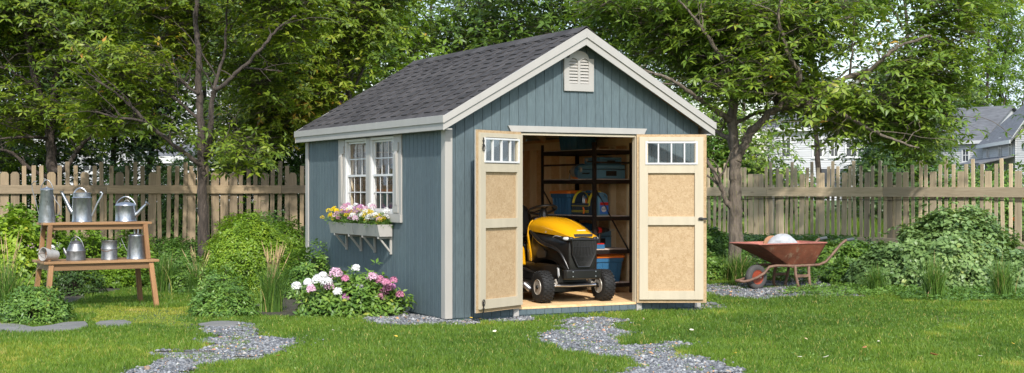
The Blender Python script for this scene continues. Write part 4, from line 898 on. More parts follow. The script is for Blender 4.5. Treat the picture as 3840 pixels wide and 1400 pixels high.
# ---------------------------------------------------------------- stepped bench
BY = R(30); bf = (-3.93, 15.5)
bx0, by0 = bf[0]-1.22*math.cos(BY), bf[1]-1.22*math.sin(BY)
bench = empty('stepped_bench', (bx0, by0, 0), BY); tag(bench, 'honey coloured two tier wooden bench carrying zinc watering cans', 'bench')
BL, BD, BZ, TZ = 1.22, .66, .535, .952
for k, (y0, y1) in enumerate(((0, .215), (.219, .438), (.442, BD))): MB().box(-.02, BL, y0, y1, BZ-.026, BZ).build('seat_board', BENCHX, bench, bevel=.003)
for x0, x1, y0, y1, nm in ((.03, BL-.05, .035, .057, 'seat_apron'), (.03, BL-.05, BD-.057, BD-.035, 'seat_apron')): MB().box(x0, x1, y0, y1, BZ-.098, BZ-.027).build(nm, BENCHX, bench, bevel=.002)
for x in (.03, BL-.072): MB().box(x, x+.022, .0575, BD-.0575, BZ-.098, BZ-.027).build('side_apron', BENCHX, bench, bevel=.002)
for x, sx in ((.06, -1), (BL-.085, 1)):
    for y, sy in ((.045, -1), (BD-.045, 1)):
        a = Vector((x, y, BZ-.028)); b = Vector((x+sx*.055, y+sy*.05, 0)); MB().beam(a, b, .052, .052, up=(0, 1, 0)).build('leg', BENCHZ, bench, bevel=.003)
for k, (y0, y1) in enumerate(((.155, .33), (.334, .51))): MB().box(.0, BL-.04, y0, y1, TZ-.026, TZ).build('shelf_board', BENCHX, bench, bevel=.003)
for y in (.19, .455): MB().box(.05, BL-.09, y, y+.022, TZ-.082, TZ-.027).build('shelf_apron', BENCHX, bench, bevel=.002)
for x, sx in ((.075, -1), (BL-.115, 1)):
    for y in (.165, .50): MB().beam((x, y, TZ-.028), (x+sx*.03, y+(-.02 if y < .3 else .02), BZ+.001), .048, .048, up=(0, 1, 0)).build('shelf_post', BENCHZ, bench, bevel=.003)
def on_bench(name, lx, ly, z, lab, cat, rz=-BY, group='galvanised cans on the bench'):
    x = bx0+lx*math.cos(BY)-ly*math.sin(BY); y = by0+lx*math.sin(BY)+ly*math.cos(BY)
    o = empty(name, (x, y, z+.0005), BY+rz); return tag(o, lab, cat, group)
def arc3(p, q, h, n=11, ax=None):
    p = Vector(p); q = Vector(q); r = []
    for i in range(n):
        t = i/(n-1); c = p.lerp(q, t); c.z += h*math.sin(math.pi*t)**.7; r.append(c)
    return r
def lx_of(u, ly):
    # bench x so that the object shows at photo column u
    k = (u-UC)/F; c, s = math.cos(BY), math.sin(BY); return (k*(by0+ly*c)-bx0+ly*s)/(c-k*s)
# tall lidded can
r = on_bench('tall_can', lx_of(176, .33), .33, TZ, 'tall tapering zinc can with lid and wire side handles, left end of the upper shelf', 'can')
MB().lathe([(.094, 0), (.094, .012), (.090, .014), (.090, .03), (.0905, .036), (.066, .345), (.068, .35), (.066, .355)], 32).build('can_body', ZINC, r, smooth=True)
MB().lathe([(.071, .353), (.071, .362), (.055, .372), (.025, .382), (.012, .384), (.010, .392), (0, .394)], 28).build('lid', ZINC, r, smooth=True)
MB().tube(arc3((-.070, 0, .36), (.070, 0, .36), .105), .0055, 8).build('bail_handle', ZINCD, r, smooth=True)
for s, pts in ((-1, [(-.088, 0, .09), (-.12, 0, .22), (-.16, 0, .36), (-.165, 0, .42), (-.14, 0, .45), (-.115, 0, .445)]), (1, [(.07, 0, .30), (.095, 0, .24), (.135, 0, .19), (.15, 0, .13), (.13, 0, .085), (.092, 0, .075)])):
    MB().tube(pts, .005, 8).build('side_handle', ZINCD, r, smooth=True)
# watering can with spout to the left
r = on_bench('watering_can', lx_of(308, .33), .33, TZ, 'zinc watering can with its spout to the left, middle of the upper shelf', 'watering can')
MB().lathe([(.108, 0), (.111, .006), (.108, .014), (.106, .02), (.107, .265), (.111, .270), (.107, .276), (.096, .282), (.096, .318), (.100, .322), (.095, .326)], 36).build('can_body', ZINC, r, smooth=True)
MB().lathe([(.095, .324), (.085, .320), (0, .318)], 28).build('can_top', ZINCD, r, smooth=True)
MB().tube([(-.098, 0, .10), (-.13, 0, .14), (-.17, 0, .22), (-.225, 0, .325)], [.034, .028, .020, .014], 12).build('spout', ZINC, r, smooth=True)
MB().lathe([(.014, 0), (.022, .012), (.022, .016), (0, .018)], 14, (-.228, 0, .325)).build('rose', ZINC, r, smooth=True)
MB().tube(arc3((-.092, 0, .315), (.045, 0, .33), .055), .008, 8).build('top_handle', ZINC, r, smooth=True)
MB().tube([(.106, 0, .065), (.13, 0, .12), (.17, 0, .21), (.215, 0, .285), (.225, 0, .315), (.21, 0, .33), (.20, 0, .325)], .008, 8, squash=1.3).build('back_handle', ZINC, r, smooth=True)
# round can with spout to the right
r = on_bench('watering_can', lx_of(472, .33), .33, TZ, 'low round zinc watering can with spout to the right, right end of upper shelf', 'watering can')
MB().lathe([(.116, 0), (.119, .006), (.116, .016), (.114, .02), (.114, .175), (.117, .18), (.114, .188), (.10, .205), (.06, .215), (.05, .222), (.0, .224)], 36).build('can_body', ZINC, r, smooth=True)
MB().tube([(.105, 0, .07), (.14, 0, .10), (.19, 0, .155), (.235, 0, .20)], [.030, .024, .017, .013], 12).build('spout', ZINC, r, smooth=True)
MB().tube([(.228, 0, .193), (.243, 0, .207), (.247, 0, .211)], [.014, .030, .031], 16).build('rose', ZINC, r, smooth=True)
MB().tube(arc3((-.112, 0, .19), (.112, 0, .19), .09), .006, 8).build('bail_handle', ZINC, r, smooth=True)
MB().tube(arc3((-.02, 0, .222), (.04, 0, .222), .02, 7), .004, 6).build('lid_loop', ZINCD, r, smooth=True)
# tipped bucket
r = on_bench('tipped_bucket', lx_of(188, .17), .17, BZ, 'small rusty white bucket lying on its side at the left of the lower board', 'bucket')
mb = MB(); mb.lathe([(.050, .085), (.052, .08), (.070, -.085), (.074, -.088), (.074, -.094), (.066, -.092), (.048, .075), (0, .075)], 28, axis='x')
ob = mb.build('bucket_body', M('rusty_white_zinc', (.42, .41, .39), .6, metal=.3, col2=(.18, .08, .04), c2w=.6, scale=14), r, smooth=True); ob.location = (0, 0, .073); ob.rotation_euler = (0, R(6), R(55))
w = MB().tube([(-.095, -.075, .0), (-.10, 0, .01), (-.095, .075, .0)], .004, 6).build('wire_handle', PIPE, ob, smooth=True)
# kettle
r = on_bench('kettle', lx_of(285, .22), .22, BZ, 'dull zinc kettle with domed lid and short spout, on the lower board', 'kettle')
MB().lathe([(.102, 0), (.104, .006), (.102, .02), (.101, .10), (.103, .105), (.100, .112), (.088, .14), (.072, .175), (.066, .185), (.069, .19), (.060, .20), (.03, .215), (.012, .222), (.010, .232), (.016, .24), (0, .25)], 36).build('kettle_body', ZINCD, r, smooth=True)
MB().tube([(-.092, 0, .06), (-.115, 0, .09), (-.135, 0, .135)], [.026, .02, .013], 12).build('spout', ZINCD, r, smooth=True)
MB().tube(arc3((-.07, .0, .17), (.085, .0, .15), .10), .005, 8).build('bail_handle', ZINCD, r, smooth=True)
# canister
r = on_bench('pail', lx_of(410, .22), .22, BZ, 'straight sided dull zinc pail with wire handle, between the kettle and the tall jug', 'pail')
MB().lathe([(.088, 0), (.090, .005), (.087, .012), (.086, .115), (.089, .118), (.086, .122), (.083, .19), (.090, .205), (.092, .21), (.085, .208), (.082, .19), (.081, .17), (0, .17)], 32).build('pail_body', ZINCD, r, smooth=True)
MB().tube([(-.09, 0, .13), (-.085, -.03, .12), (-.05, -.085, .10), (0, -.093, .095), (.05, -.08, .11), (.088, 0, .14)], .003, 6).build('wire_handle', PIPE, r, smooth=True)
MB().tube([(.086, 0, .125), (.115, 0, .135), (.13, 0, .165), (.115, 0, .185)], .004, 6).build('side_handle', ZINCD, r, smooth=True)
# tall jug
r = on_bench('zinc_jug', lx_of(511, .22), .22, BZ, 'tall tapering zinc jug with upright lid handle, right end of the lower board', 'jug')
MB().lathe([(.106, 0), (.108, .006), (.104, .014), (.103, .02), (.083, .255), (.086, .26), (.084, .268), (.06, .280), (.02, .286), (0, .287)], 36).build('jug_body', ZINC, r, smooth=True)
MB().tube([(-.018, 0, .283), (-.02, 0, .33), (0, 0, .365), (.02, 0, .33), (.018, 0, .283)], .009, 8).build('lid_handle', ZINC, r, smooth=True)
MB().tube([(-.098, 0, .08), (-.13, 0, .14), (-.17, 0, .23)], .004, 6).build('side_handle', ZINCD, r, smooth=True); MB().tube([(.083, 0, .23), (.095, 0, .24), (.092, 0, .18)], .005, 6).build('ear', ZINCD, r, smooth=True)

# ---------------------------------------------------------------- wheelbarrow (x forward, y left, facing left and a little nearer)
wx, wy = (2835.7-UC)*18.2/F, 18.2
bar = empty('wheelbarrow', (wx, wy, 0), R(180+30)); tag(bar, 'rusty red wheelbarrow on the gravel, loaded with a pale mound', 'wheelbarrow')
rz_, bz_ = .605, .325
def ringb(k, z, off=0):
    # k 0 bottom .. 1 rim
    xf = -.40+(.20+.40)*k; xr = -.88-.10*k; w = .17+.15*k
    pts = [(xf-off*1.4, w*.93-off), (xf-.10-off, w-off), (xr+.06+off, w-off), (xr+off, w*.85-off)]
    return [Vector((x, y, z)) for x, y in pts]+[Vector((x, -y, z)) for x, y in pts[::-1]]
mb = MB(); ks = [0, .04, .5, 1.0]
mb.loft([ringb(k, bz_+(rz_-bz_)*k) for k in ks]+[ringb(1.0, rz_, .004)], cap=False); mb.add([tuple(v) for v in ringb(0, bz_)], [tuple(range(8))])
tray = mb.build('tray', RUSTR, bar, smooth=True, angle=25, bevel=.004, fixn=True)
mb = MB(); mb.loft([ringb(k, bz_+.006+(rz_-bz_-.006)*k, .008) for k in ks[::-1]], cap=False); mb.add([tuple(v) for v in ringb(0, bz_+.006, .008)], [tuple(range(8))])
mb.build('tray_inside', RUSTI, tray, smooth=True, angle=25)
MB().tube(ringb(1.0, rz_+.002), .009, 8, closed=True).build('tray_rim', RUSTI, tray, smooth=True)
for s in (-1, 1):
    MB().tube([(.30, s*.035, .125), (.27, s*.075, .120), (.18, s*.085, .13), (.06, s*.09, .165), (-.06, s*.10, .225), (-.12, s*.12, .30), (-.20, s*.15, .315), (-.55, s*.19, .305), (-.90, s*.20, .31), (-1.02, s*.21, .35), (-1.12, s*.23, .45), (-1.24, s*.25, .575), (-1.31, s*.26, .625), (-1.36, s*.26, .637)], .0185, 10).build('handle_pipe', PIPE, bar, smooth=True)
    MB().tube([(-1.33, s*.26, .633), (-1.46, s*.262, .645)], .0225, 10).build('hand_grip', M('dark_grip', (.06, .07, .075), .7), bar, smooth=True)
    MB().tube([(-.50, s*.19, .30), (-.49, s*.21, .20), (-.50, s*.24, .06), (-.53, s*.245, .015), (-.56, s*.245, .012)], .020, 10).build('leg', PIPE, bar, smooth=True)
    MB().tube([(-.73, s*.19, .30), (-.72, s*.21, .18), (-.71, s*.24, .05), (-.70, s*.245, .012)], .020, 10).build('leg', PIPE, bar, smooth=True)
    MB().beam((-.50, s*.222, .175), (-.715, s*.222, .175), .012, .036).build('leg_brace', PIPE, bar)
MB().tube([(.30, -.036, .125), (.312, 0, .125), (.30, .036, .125)], .0185, 10).build('front_loop', PIPE, bar, smooth=True)
MB().beam((-.45, -.2, .292), (-.45, .2, .292), .03, .012).build('cross_brace', PIPE, bar); MB().beam((-.75, -.2, .292), (-.75, .2, .292), .03, .012).build('cross_brace', PIPE, bar)
wr = .165
t = MB().lathe([(.088, -.030), (.105, -.038), (.135, -.040), (.155, -.032), (.163, -.018), (wr, 0), (.163, .018), (.155, .032), (.135, .040), (.105, .038), (.088, .030)], 40, (0, 0, wr), 'y', cap=False).build('wheel', TYREG, bar, smooth=True)
for s in (-1, 1):
    MB().lathe([(a, s*b) for a, b in ((.092, .028), (.094, .036), (.086, .034), (.078, .014), (.045, .010), (.036, .022), (.020, .024), (.020, .036), (.008, .040), (0, .04))], 32, (0, 0, wr), 'y').build('rim', RIMO, t, smooth=True)
    for k in range(8):
        a = k*math.pi/4; MB().lathe([(.010, s*.0155), (0, s*.0165)], 8, (math.cos(a)*.062, 0, wr+math.sin(a)*.062), 'y').build('rim_hole', GRIL, t)
MB().tube([(0, -.095, wr), (0, .095, wr)], .010, 10).build('axle', STEEL, bar, smooth=True)
# load
def onbar(x, y): c, s = math.cos(R(210)), math.sin(R(210)); return (wx+x*c-y*s, wy+x*s+y*c)
lx, ly = onbar(-.43, .02)
mb = MB(); rings = []
for k in range(9):
    f = k/8; z = .44+.285*math.sin(f*math.pi/2)**1.0; rr = .225*math.cos(f*math.pi/2*.97)**.95
    rings.append([(math.cos(a)*rr*(1+.10*math.sin(2*a+1)+.05*math.sin(5*a+k)), math.sin(a)*rr*(.95+.08*math.sin(3*a)), z+.006*math.sin(4*a+k)) for a in np.linspace(0, 6.283, 25)[:-1]])
mb.loft(rings); o = mb.build('cement_mound', CEM, None, smooth=True, sub=1, loc=(lx, ly, 0)); tag(o, 'pale grey cracked lump heaped in the red wheelbarrow', 'cement lump')
lx, ly = onbar(-.36, -.10)
o = MB().lathe([(.0, -.02), (.115, -.02), (.125, -.012), (.125, .012), (.115, .02), (.08, .012), (0, .012)], 32, axis='y').build('clay_dish', CLAY, None, smooth=True, loc=(lx, ly, .575), rz=R(12)); o.rotation_euler = (R(-12), 0, R(8)); tag(o, 'terracotta disc standing on edge behind the pale mound in the wheelbarrow', 'dish')

# ---------------------------------------------------------------- fences
def picket_mb(w, h, kind):
    t = .018
    if kind == 'W': pl = [(-w/2, 0), (w/2, 0), (w/2, h-w*.28), (w*.27, h), (-w*.27, h), (-w/2, h-w*.28)]
    else: pl = [(-w/2, 0), (w/2, 0), (w/2, h-.004), (w*.44, h), (-w*.44, h), (-w/2, h-.004)]
    return MB().prism(pl, 'y', -t/2, t/2)
def fence(nm_lab, p0, p1, items, mpick, mrail, railz, lowz, dog, ext=()):
    """items: (u, kind); p0,p1 world ends; pickets on the far side of the rails"""
    A = Vector((p0[0], p0[1], 0)); B = Vector((p1[0], p1[1], 0)); d = (B-A); Ln = d.length; d.normalize(); ang = math.atan2(d.y, d.x)
    g = .36; root = empty('picket_fence', (A.x, A.y, g), ang); tag(root, nm_lab, 'fence')
    protos = {}
    for u, kind, wpx, tv in items:
        k = (u-UC)/F; s = (k*A.y-A.x)/(d.x-k*d.y); Y = A.y+d.y*s
        top = CAMZ-(tv-VH)*Y/F; w = wpx*Y/F
        key = (kind, round(w*100), round(top*20))
        if key not in protos:
            o = picket_mb(w, top-g-.08, kind if dog else 'N').build('picket', mpick, root, bevel=.002); protos[key] = o.data
            o.location = (s, 0, .08)
        else:
            o = bpy.data.objects.new('picket', protos[key]); C.objects.link(o); o.parent = root; o.location = (s, 0, .08)
            b = o.modifiers.new('b', 'BEVEL'); b.width = .002; b.limit_method = 'ANGLE'
        o.rotation_euler = (R(random.uniform(-.6, .6)), R(random.uniform(-1.1, 1.1)), R(random.uniform(-2, 2)))
    for z0, z1 in (railz, lowz):
        s = 0
        while s < Ln:
            e = min(s+random.uniform(2.2, 2.9), Ln); MB().box(s+.002, e-.002, -.052, -.012, z0-g, z1-g).build('rail', mrail, root, bevel=.003); s = e
    s = .3
    while s < Ln: MB().box(s, s+.09, .012, .10, -.10, 1.02).build('fence_post', mpick, root, bevel=.004); s += 2.4
    return root, d, A
K1 = .7455
lt = [(22,'W'),(79,'W'),(124,'N'),(168,'N'),(212,'N'),(256,'W'),(300,'N'),(343,'T'),(385,'N'),(428,'W'),(472,'N'),(514,'T'),(556,'N'),(598,'W'),(640,'N'),(682,'T'),(722,'N'),(762,'W'),(804,'N'),(846,'N'),(885,'N'),(927,'T'),(944,'W'),(965,'N'),(1005,'N'),(1045,'N'),(1083,'W'),(1129,'W'),(1175,'W'),(1213,'N'),(1252,'T'),(1290,'N'),(1328,'W'),(1366,'N'),(1403,'T'),(1441,'N'),(1479,'W'),(1517,'N'),(1556,'N'),(1600,'T'),(1640,'N'),(1690,'W')]+[(1735+i*40, 'NTNWNTN'[i % 7]) for i in range(10)]
lt = [(-400,'T'),(-358,'N'),(-318,'W'),(-276,'N'),(-236,'T'),(-198,'N'),(-160,'N'),(-118,'T'),(-76,'N'),(-30,'W')]+[(a+(18 if a == 944 else 0), b) for a, b in lt]
itl = [(a*K1, b, (31 if b == 'W' else 15.5), {'W': 645, 'N': 621, 'T': 604}[b]) for a, b in lt]
PL0, PL1 = P(-330, 700, 20.75), P(1600, 700, 22.8)
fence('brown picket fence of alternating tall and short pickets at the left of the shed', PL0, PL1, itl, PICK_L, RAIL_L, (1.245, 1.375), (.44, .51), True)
K2 = .426; rt = [(194,'W'),(242,'N'),(290,'T'),(340,'N'),(386,'W'),(434,'N'),(486,'T'),(540,'N'),(586,'W'),(642,'N'),(696,'T'),(750,'N'),(795,'W'),(867,'W'),(938,'W'),(998,'N'),(1056,'T'),(1114,'N'),(1170,'W'),(1228,'N'),(1289,'T'),(1349,'N'),(1408,'W'),(1470,'N'),(1533,'T'),(1595,'N'),(1660,'W'),(1724,'N'),(1788,'T'),(1855,'N'),(1921,'W'),(1990,'N'),(2055,'T'),(2125,'N'),(2195,'W'),(2265,'N'),(2335,'T'),(2410,'N'),(2485,'W'),(2560,'N')]
itr = []
for a, b in rt:
    u = 3000+a*K2; f = (u-3080)/760; itr.append((u, b, (22+6.5*f) if b == 'W' else (12+2.6*f), {'W': 649-9*f, 'N': 625-15*f, 'T': 606-14*f}[b]))
l2 = [(160,'N'),(185,'N'),(208,'T'),(232,'N'),(262,'W'),(292,'N'),(318,'N'),(343,'W'),(370,'W'),(398,'W'),(424,'N'),(448,'T'),(473,'N'),(497,'W'),(521,'N'),(546,'T'),(573,'N'),(597,'W'),(623,'N'),(650,'T'),(675,'N')]
for a, b in l2: itr.append((2560+a*K1, b, 21 if b == 'W' else 11.5, {'W': 654, 'N': 631, 'T': 612}[b]))
PR0, PR1 = P(2420, 700, 25.9), P(4120, 700, 20.0)
itr += [(2660-i*19, 'NTNWN'[i % 5], 11.5 if i % 5 != 3 else 20, 631-(20 if i % 5 == 1 else 0)+(22 if i % 5 == 3 else 0)) for i in range(12)]
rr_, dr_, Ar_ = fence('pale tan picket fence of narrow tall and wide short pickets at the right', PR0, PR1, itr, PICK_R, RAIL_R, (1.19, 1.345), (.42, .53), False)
mb = MB(); pts = [(s, .022+.008*math.sin(s*5), .79+.015*math.sin(s*2.3)+random.uniform(-.006, .006)) for s in np.arange(0, 10.2, .12)]; mb.tube([(a, -.012-abs(b)*.4, c) for a, b, c in pts], .004, 5); mb.build('wire', BLACKM, rr_)

# ---------------------------------------------------------------- far houses
def house(lab, p0, p1, depth, ez, rz, wins, ridge='along', g=.41, win_side=(), over=.35, dark=False):
    """front wall runs p0->p1 (seen from the camera), body extends away by depth"""
    A = Vector((p0[0], p0[1], 0)); B = Vector((p1[0], p1[1], 0)); Lh = (B-A).length; ang = math.atan2(B.y-A.y, B.x-A.x)
    root = empty('clapboard_house', (A.x, A.y, g), ang); tag(root, lab, 'house'); ez -= g; rz -= g
    def laps(mb, fn, W, h0, h1f):
        z = h0
        while z < h1f: mb_w = fn(z, min(z+.19, h1f)); z += .19
    mb = MB()
    if ridge == 'along':
        mb.box(0, Lh, .03, depth, 0, ez); n = int(ez/.17)
        for i in range(n):
            z = i*.17; t = random.random(); mb.add([(0, -.015, z), (Lh, -.015, z), (Lh, .025, z+.168), (0, .025, z+.168), (Lh, .0299, z), (0, .0299, z)], [(0,1,2,3),(0,5,4,1)], t)
            for x, s in ((0, -1), (Lh, 1)): mb.add([(x+s*.045, .03, z), (x+s*.045, depth, z), (x+s*.002, depth, z+.168), (x+s*.002, .03, z+.168)], [(0,1,2,3)][::1], t)
        for x, s in ((0, -1), (Lh, 1)): mb.prism([(.03, ez), (depth, ez), (depth/2, rz)], 'x', *sorted((x, x-s*.02)))
    else:
        mb.box(0, Lh, .03, depth, 0, ez); n = int(rz/.17)
        for i in range(n):
            z = i*.17; f = 0 if z < ez else (z-ez)/(rz-ez)*Lh/2
            if f*2 > Lh-.2: break
            mb.add([(f, -.015, z), (Lh-f, -.015, z), (Lh-f, .025, z+.168), (f, .025, z+.168), (Lh-f, .0299, z), (f, .0299, z)], [(0,1,2,3),(0,5,4,1)], random.random())
            if z < ez-.17:
                for x, s in ((0, -1), (Lh, 1)): mb.add([(x+s*.045, .03, z), (x+s*.045, depth, z), (x+s*.002, depth, z+.168), (x+s*.002, .03, z+.168)], [(0,1,2,3)], random.random())
        mb.prism([(0, ez), (Lh, ez), (Lh/2, rz)], 'y', .03, depth)
    mb.build('wall', CLAP, root)
    rb = MB()
    if ridge == 'along':
        sl = (rz-ez)/(depth/2)
        for yA, yB in ((-over, depth/2), (depth+over, depth/2)):
            zA = ez-over*sl; rb.add([(-over, yA, zA), (Lh+over, yA, zA), (Lh+over, yB, rz+.06), (-over, yB, rz+.06), (-over, yA, zA+.14), (Lh+over, yA, zA+.14), (Lh+over, yB, rz+.2), (-over, yB, rz+.2)], [(0,1,2,3),(7,6,5,4),(0,4,5,1),(1,5,6,2),(3,2,6,7),(0,3,7,4)])
        MB().box(-over, Lh+over, -over-.06, -over-.005, ez-over*sl-.16, ez-over*sl+.12).build('eave_board', WHITE, root)
    else:
        sl = (rz-ez)/(Lh/2)
        for xA in (-over, Lh+over):
            zA = ez-over*sl; xB = Lh/2; rb.add([(xA, -over, zA), (xA, depth+over, zA), (xB, depth+over, rz+.06), (xB, -over, rz+.06), (xA, -over, zA+.14), (xA, depth+over, zA+.14), (xB, depth+over, rz+.2), (xB, -over, rz+.2)], [(0,1,2,3),(7,6,5,4),(0,4,5,1),(1,5,6,2),(3,2,6,7),(0,3,7,4)])
            MB().beam((xA, -over-.05, zA+.02), (xB, -over-.05, rz+.09), .05, .26, up=(0, 1, 0)).build('rake_board', WHITE, root)
    rb.build('roof', SLATE, root, fixn=True)
    for (x, z, w, h) in wins:
        f = MB(); t = .13; z -= g
        for q in ((x-w/2-t, x-w/2, z-t, z+h+t), (x+w/2, x+w/2+t, z-t, z+h+t), (x-w/2, x+w/2, z-t, z), (x-w/2, x+w/2, z+h, z+h+t), (x-w/2, x+w/2, z+h/2-.03, z+h/2+.03), (x-.025, x+.025, z, z+h/2-.03), (x-.025, x+.025, z+h/2+.03, z+h)): f.box(q[0], q[1], -.07, .0, q[2], q[3])
        f.box(x-w/2-t-.06, x+w/2+t+.06, -.12, -.071, z-t-.05, z-t+.02)
        wo_ = f.build('window', WHITE, root); MB().box(x-w/2+.002, x+w/2-.002, -.035, -.028, z+.002, z+h-.002).build('pane', DARKG, wo_)
    return root, Lh
W = lambda u, Y: P(u, 700, Y)
# right-hand house: cross wing, main wing with porch, gable end
Z = lambda v, Y: CAMZ-(v-VH)*Y/F
house('white clapboard side wing with a grey roof and one narrow window at far right', W(3480, 122), W(3684, 118), 9, Z(524, 119), Z(452, 119)+1.2, [((3634-3480)/(3684-3480)*4.9, Z(605, 120), .5, 1.0)])
h3, L3 = house('white clapboard house wing with three upper windows and a lean-to porch at far right', W(3684, 117), W(3806, 104), 9.5, Z(524, 110), Z(400, 112)+1.5, [(x, Z(588, 110), .7, 1.35) for x in (2.5, 7.6, 11.6)], over=.4)
mb = MB(); pz0, pz1 = Z(620, 108)-.41, Z(592, 108)-.41
mb.add([(-.5, -2.6, pz0), (L3, -2.6, pz0), (L3, -.05, pz1), (-.5, -.05, pz1), (-.5, -2.6, pz0+.12), (L3, -2.6, pz0+.12), (L3, -.05, pz1+.12), (-.5, -.05, pz1+.12)], [(0,1,2,3),(7,6,5,4),(0,4,5,1),(1,5,6,2),(3,2,6,7),(0,3,7,4)]); mb.build('porch_roof', SLATE, h3, fixn=True)
for x in (0, 3.4, 6.8, 10.2, 13.6): MB().box(x, x+.2, -2.5, -2.3, 0, pz0-.002).build('porch_post', WHITE, h3)
for x in (2.2, 6, 9.5): MB().box(x, x+.9, -.06, -.0, .2, 2.1).build('porch_window', DARKG, h3)
h4, L4 = house('white clapboard gable end with an air conditioner box at the right edge', W(3808, 104), W(4010, 101), 9, Z(516, 104), Z(392, 104)+.2, [], ridge='across', over=.25)
MB().box(1.2, 2.0, -.5, -.02, Z(532, 104)-.41, Z(512, 104)-.41).build('air_conditioner', TRIM, h4, bevel=.03)
# middle house behind the big tree
h2, L2 = house('long white clapboard house with three upper windows behind the big right tree', W(2880, 108), W(3395, 104), 10, Z(474, 106), Z(428, 106)+1.6, [((u-2880)/515*10.5, Z(586, 106), w, 1.25) for u, w in ((3069, .62), (3130, .48), (3193, .72), (2950, .6), (3330, .6))])
for u, w in ((3100, .9), (3140, .35), (3172, .8)): MB().box((u-2880)/515*10.5-w/2, (u-2880)/515*10.5+w/2, -.06, -.01, Z(700, 106)-.41, Z(633, 106)-.41).build('lower_window', DARKG, h2)
# left houses behind the trees
hA, LA = house('tall white clapboard gable house glimpsed through the trees at the left', W(600, 61), W(905, 60), 9, Z(355, 60), Z(232, 60), [(2.6, Z(470, 60), .7, 1.2), (.7, Z(640, 60), .55, 1.1)], ridge='across', over=.2)
hB, LB = house('low white clapboard wing with windows in front of the tall gable at the left', W(560, 57.5), W(1170, 56), 2.2, Z(590, 57), Z(548, 57), [(x, Z(700, 57), .6, .75) for x in (1.1, 3.2, 5.2, 6.0)], over=.2)
hC, LC = house('grey roofed white house glimpsed far left between the tree trunks', W(-60, 66), W(560, 64), 9, Z(520, 65), Z(350, 65), [(x, Z(640, 65), .7, 1.2) for x in (1.2, 3.4, 5.6)], over=.3)
# ---------------------------------------------------------------- plants
def leaves(r, base, d, nrm, L, Wd, fold=.18, droop=.12):
    """arrays -> vertices and triangles; one leaf is a folded diamond of 6 vertices, 4 triangles"""
    d = d/np.linalg.norm(d, axis=1, keepdims=True); s = np.cross(d, nrm); s /= np.linalg.norm(s, axis=1, keepdims=True)+1e-9; n = np.cross(s, d)
    L = L[:, None]; Wd = Wd[:, None]
    b = base; m = base+d*L*.5+n*L*.03; tip = base+d*L-n*L*droop
    l = base+d*L*.42-s*Wd*.5+n*Wd*fold; rt = base+d*L*.42+s*Wd*.5+n*Wd*fold
    V = np.stack([b, l, m, rt, tip], 1).reshape(-1, 3); k = len(base)
    T = (np.array([(0,2,1),(1,2,4),(0,3,2),(2,3,4)])[None]+5*np.arange(k)[:, None, None]).reshape(-1, 3)
    return V, T
def whorls(r, ctr, out, k, Lm, Wf, pitch=(-.15, .7), ltint=None, up=1.0, jl=.25):
    """k leaves radiating around each centre"""
    n = len(ctr); az = (np.arange(k)[None]*6.283/k+r.uniform(0, 6.283, (n, 1))+r.uniform(-.35, .35, (n, k))); p = r.uniform(pitch[0], pitch[1], (n, k))
    # frame around 'out'
    o = out/(np.linalg.norm(out, axis=1, keepdims=True)+1e-9); a = np.cross(o, np.array([[.3, .1, .95]])); a /= np.linalg.norm(a, axis=1, keepdims=True)+1e-9; b = np.cross(o, a)
    d = (a[:, None]*np.cos(az)[..., None]+b[:, None]*np.sin(az)[..., None])*np.cos(p)[..., None]+o[:, None]*np.sin(p)[..., None]
    nr = o[:, None]*1.0+r.normal(0, .28, (n, k, 3))
    base = np.repeat(ctr[:, None], k, 1)+d*.01; L = Lm*r.uniform(1-jl, 1+jl, (n, k)); Wd = L*Wf*r.uniform(.85, 1.15, (n, k))
    V, T = leaves(r, base.reshape(-1, 3), d.reshape(-1, 3), nr.reshape(-1, 3), L.ravel(), Wd.ravel())
    t = np.repeat((ltint[:, None] if ltint is not None else .5)+r.normal(0, .11, (n, k)), 4) if True else None
    return V, T, np.clip(t, 0, 1)
def segs(P0, P1, r0, r1, n=4):
    P0 = np.asarray(P0, float); P1 = np.asarray(P1, float); d = P1-P0; d /= np.linalg.norm(d, axis=1, keepdims=True)+1e-9
    a = np.cross(d, np.array([[.21, .33, .92]])); a /= np.linalg.norm(a, axis=1, keepdims=True)+1e-9; b = np.cross(d, a); k = len(P0)
    r0 = np.broadcast_to(r0, (k,)); r1 = np.broadcast_to(r1, (k,)); an = np.arange(n)*6.283/n
    rg = a[:, None]*np.cos(an)[None, :, None]+b[:, None]*np.sin(an)[None, :, None]
    V = np.concatenate([P0[:, None]+rg*r0[:, None, None], P1[:, None]+rg*r1[:, None, None]], 1).reshape(-1, 3)
    j = np.arange(n); j2 = (j+1) % n; T = np.concatenate([np.stack([j, j2, j2+n], 1), np.stack([j, j2+n, j+n], 1)])
    return V, (T[None]+2*n*np.arange(k)[:, None, None]).reshape(-1, 3)
def join(parts):
    V, T, t, off = [], [], [], 0
    for p in parts:
        V.append(p[0]); T.append(p[1]+off); off += len(p[0]); t.append(p[2] if len(p) > 2 else np.full(len(p[1]), .5))
    return np.concatenate(V), np.concatenate(T), np.concatenate(t)
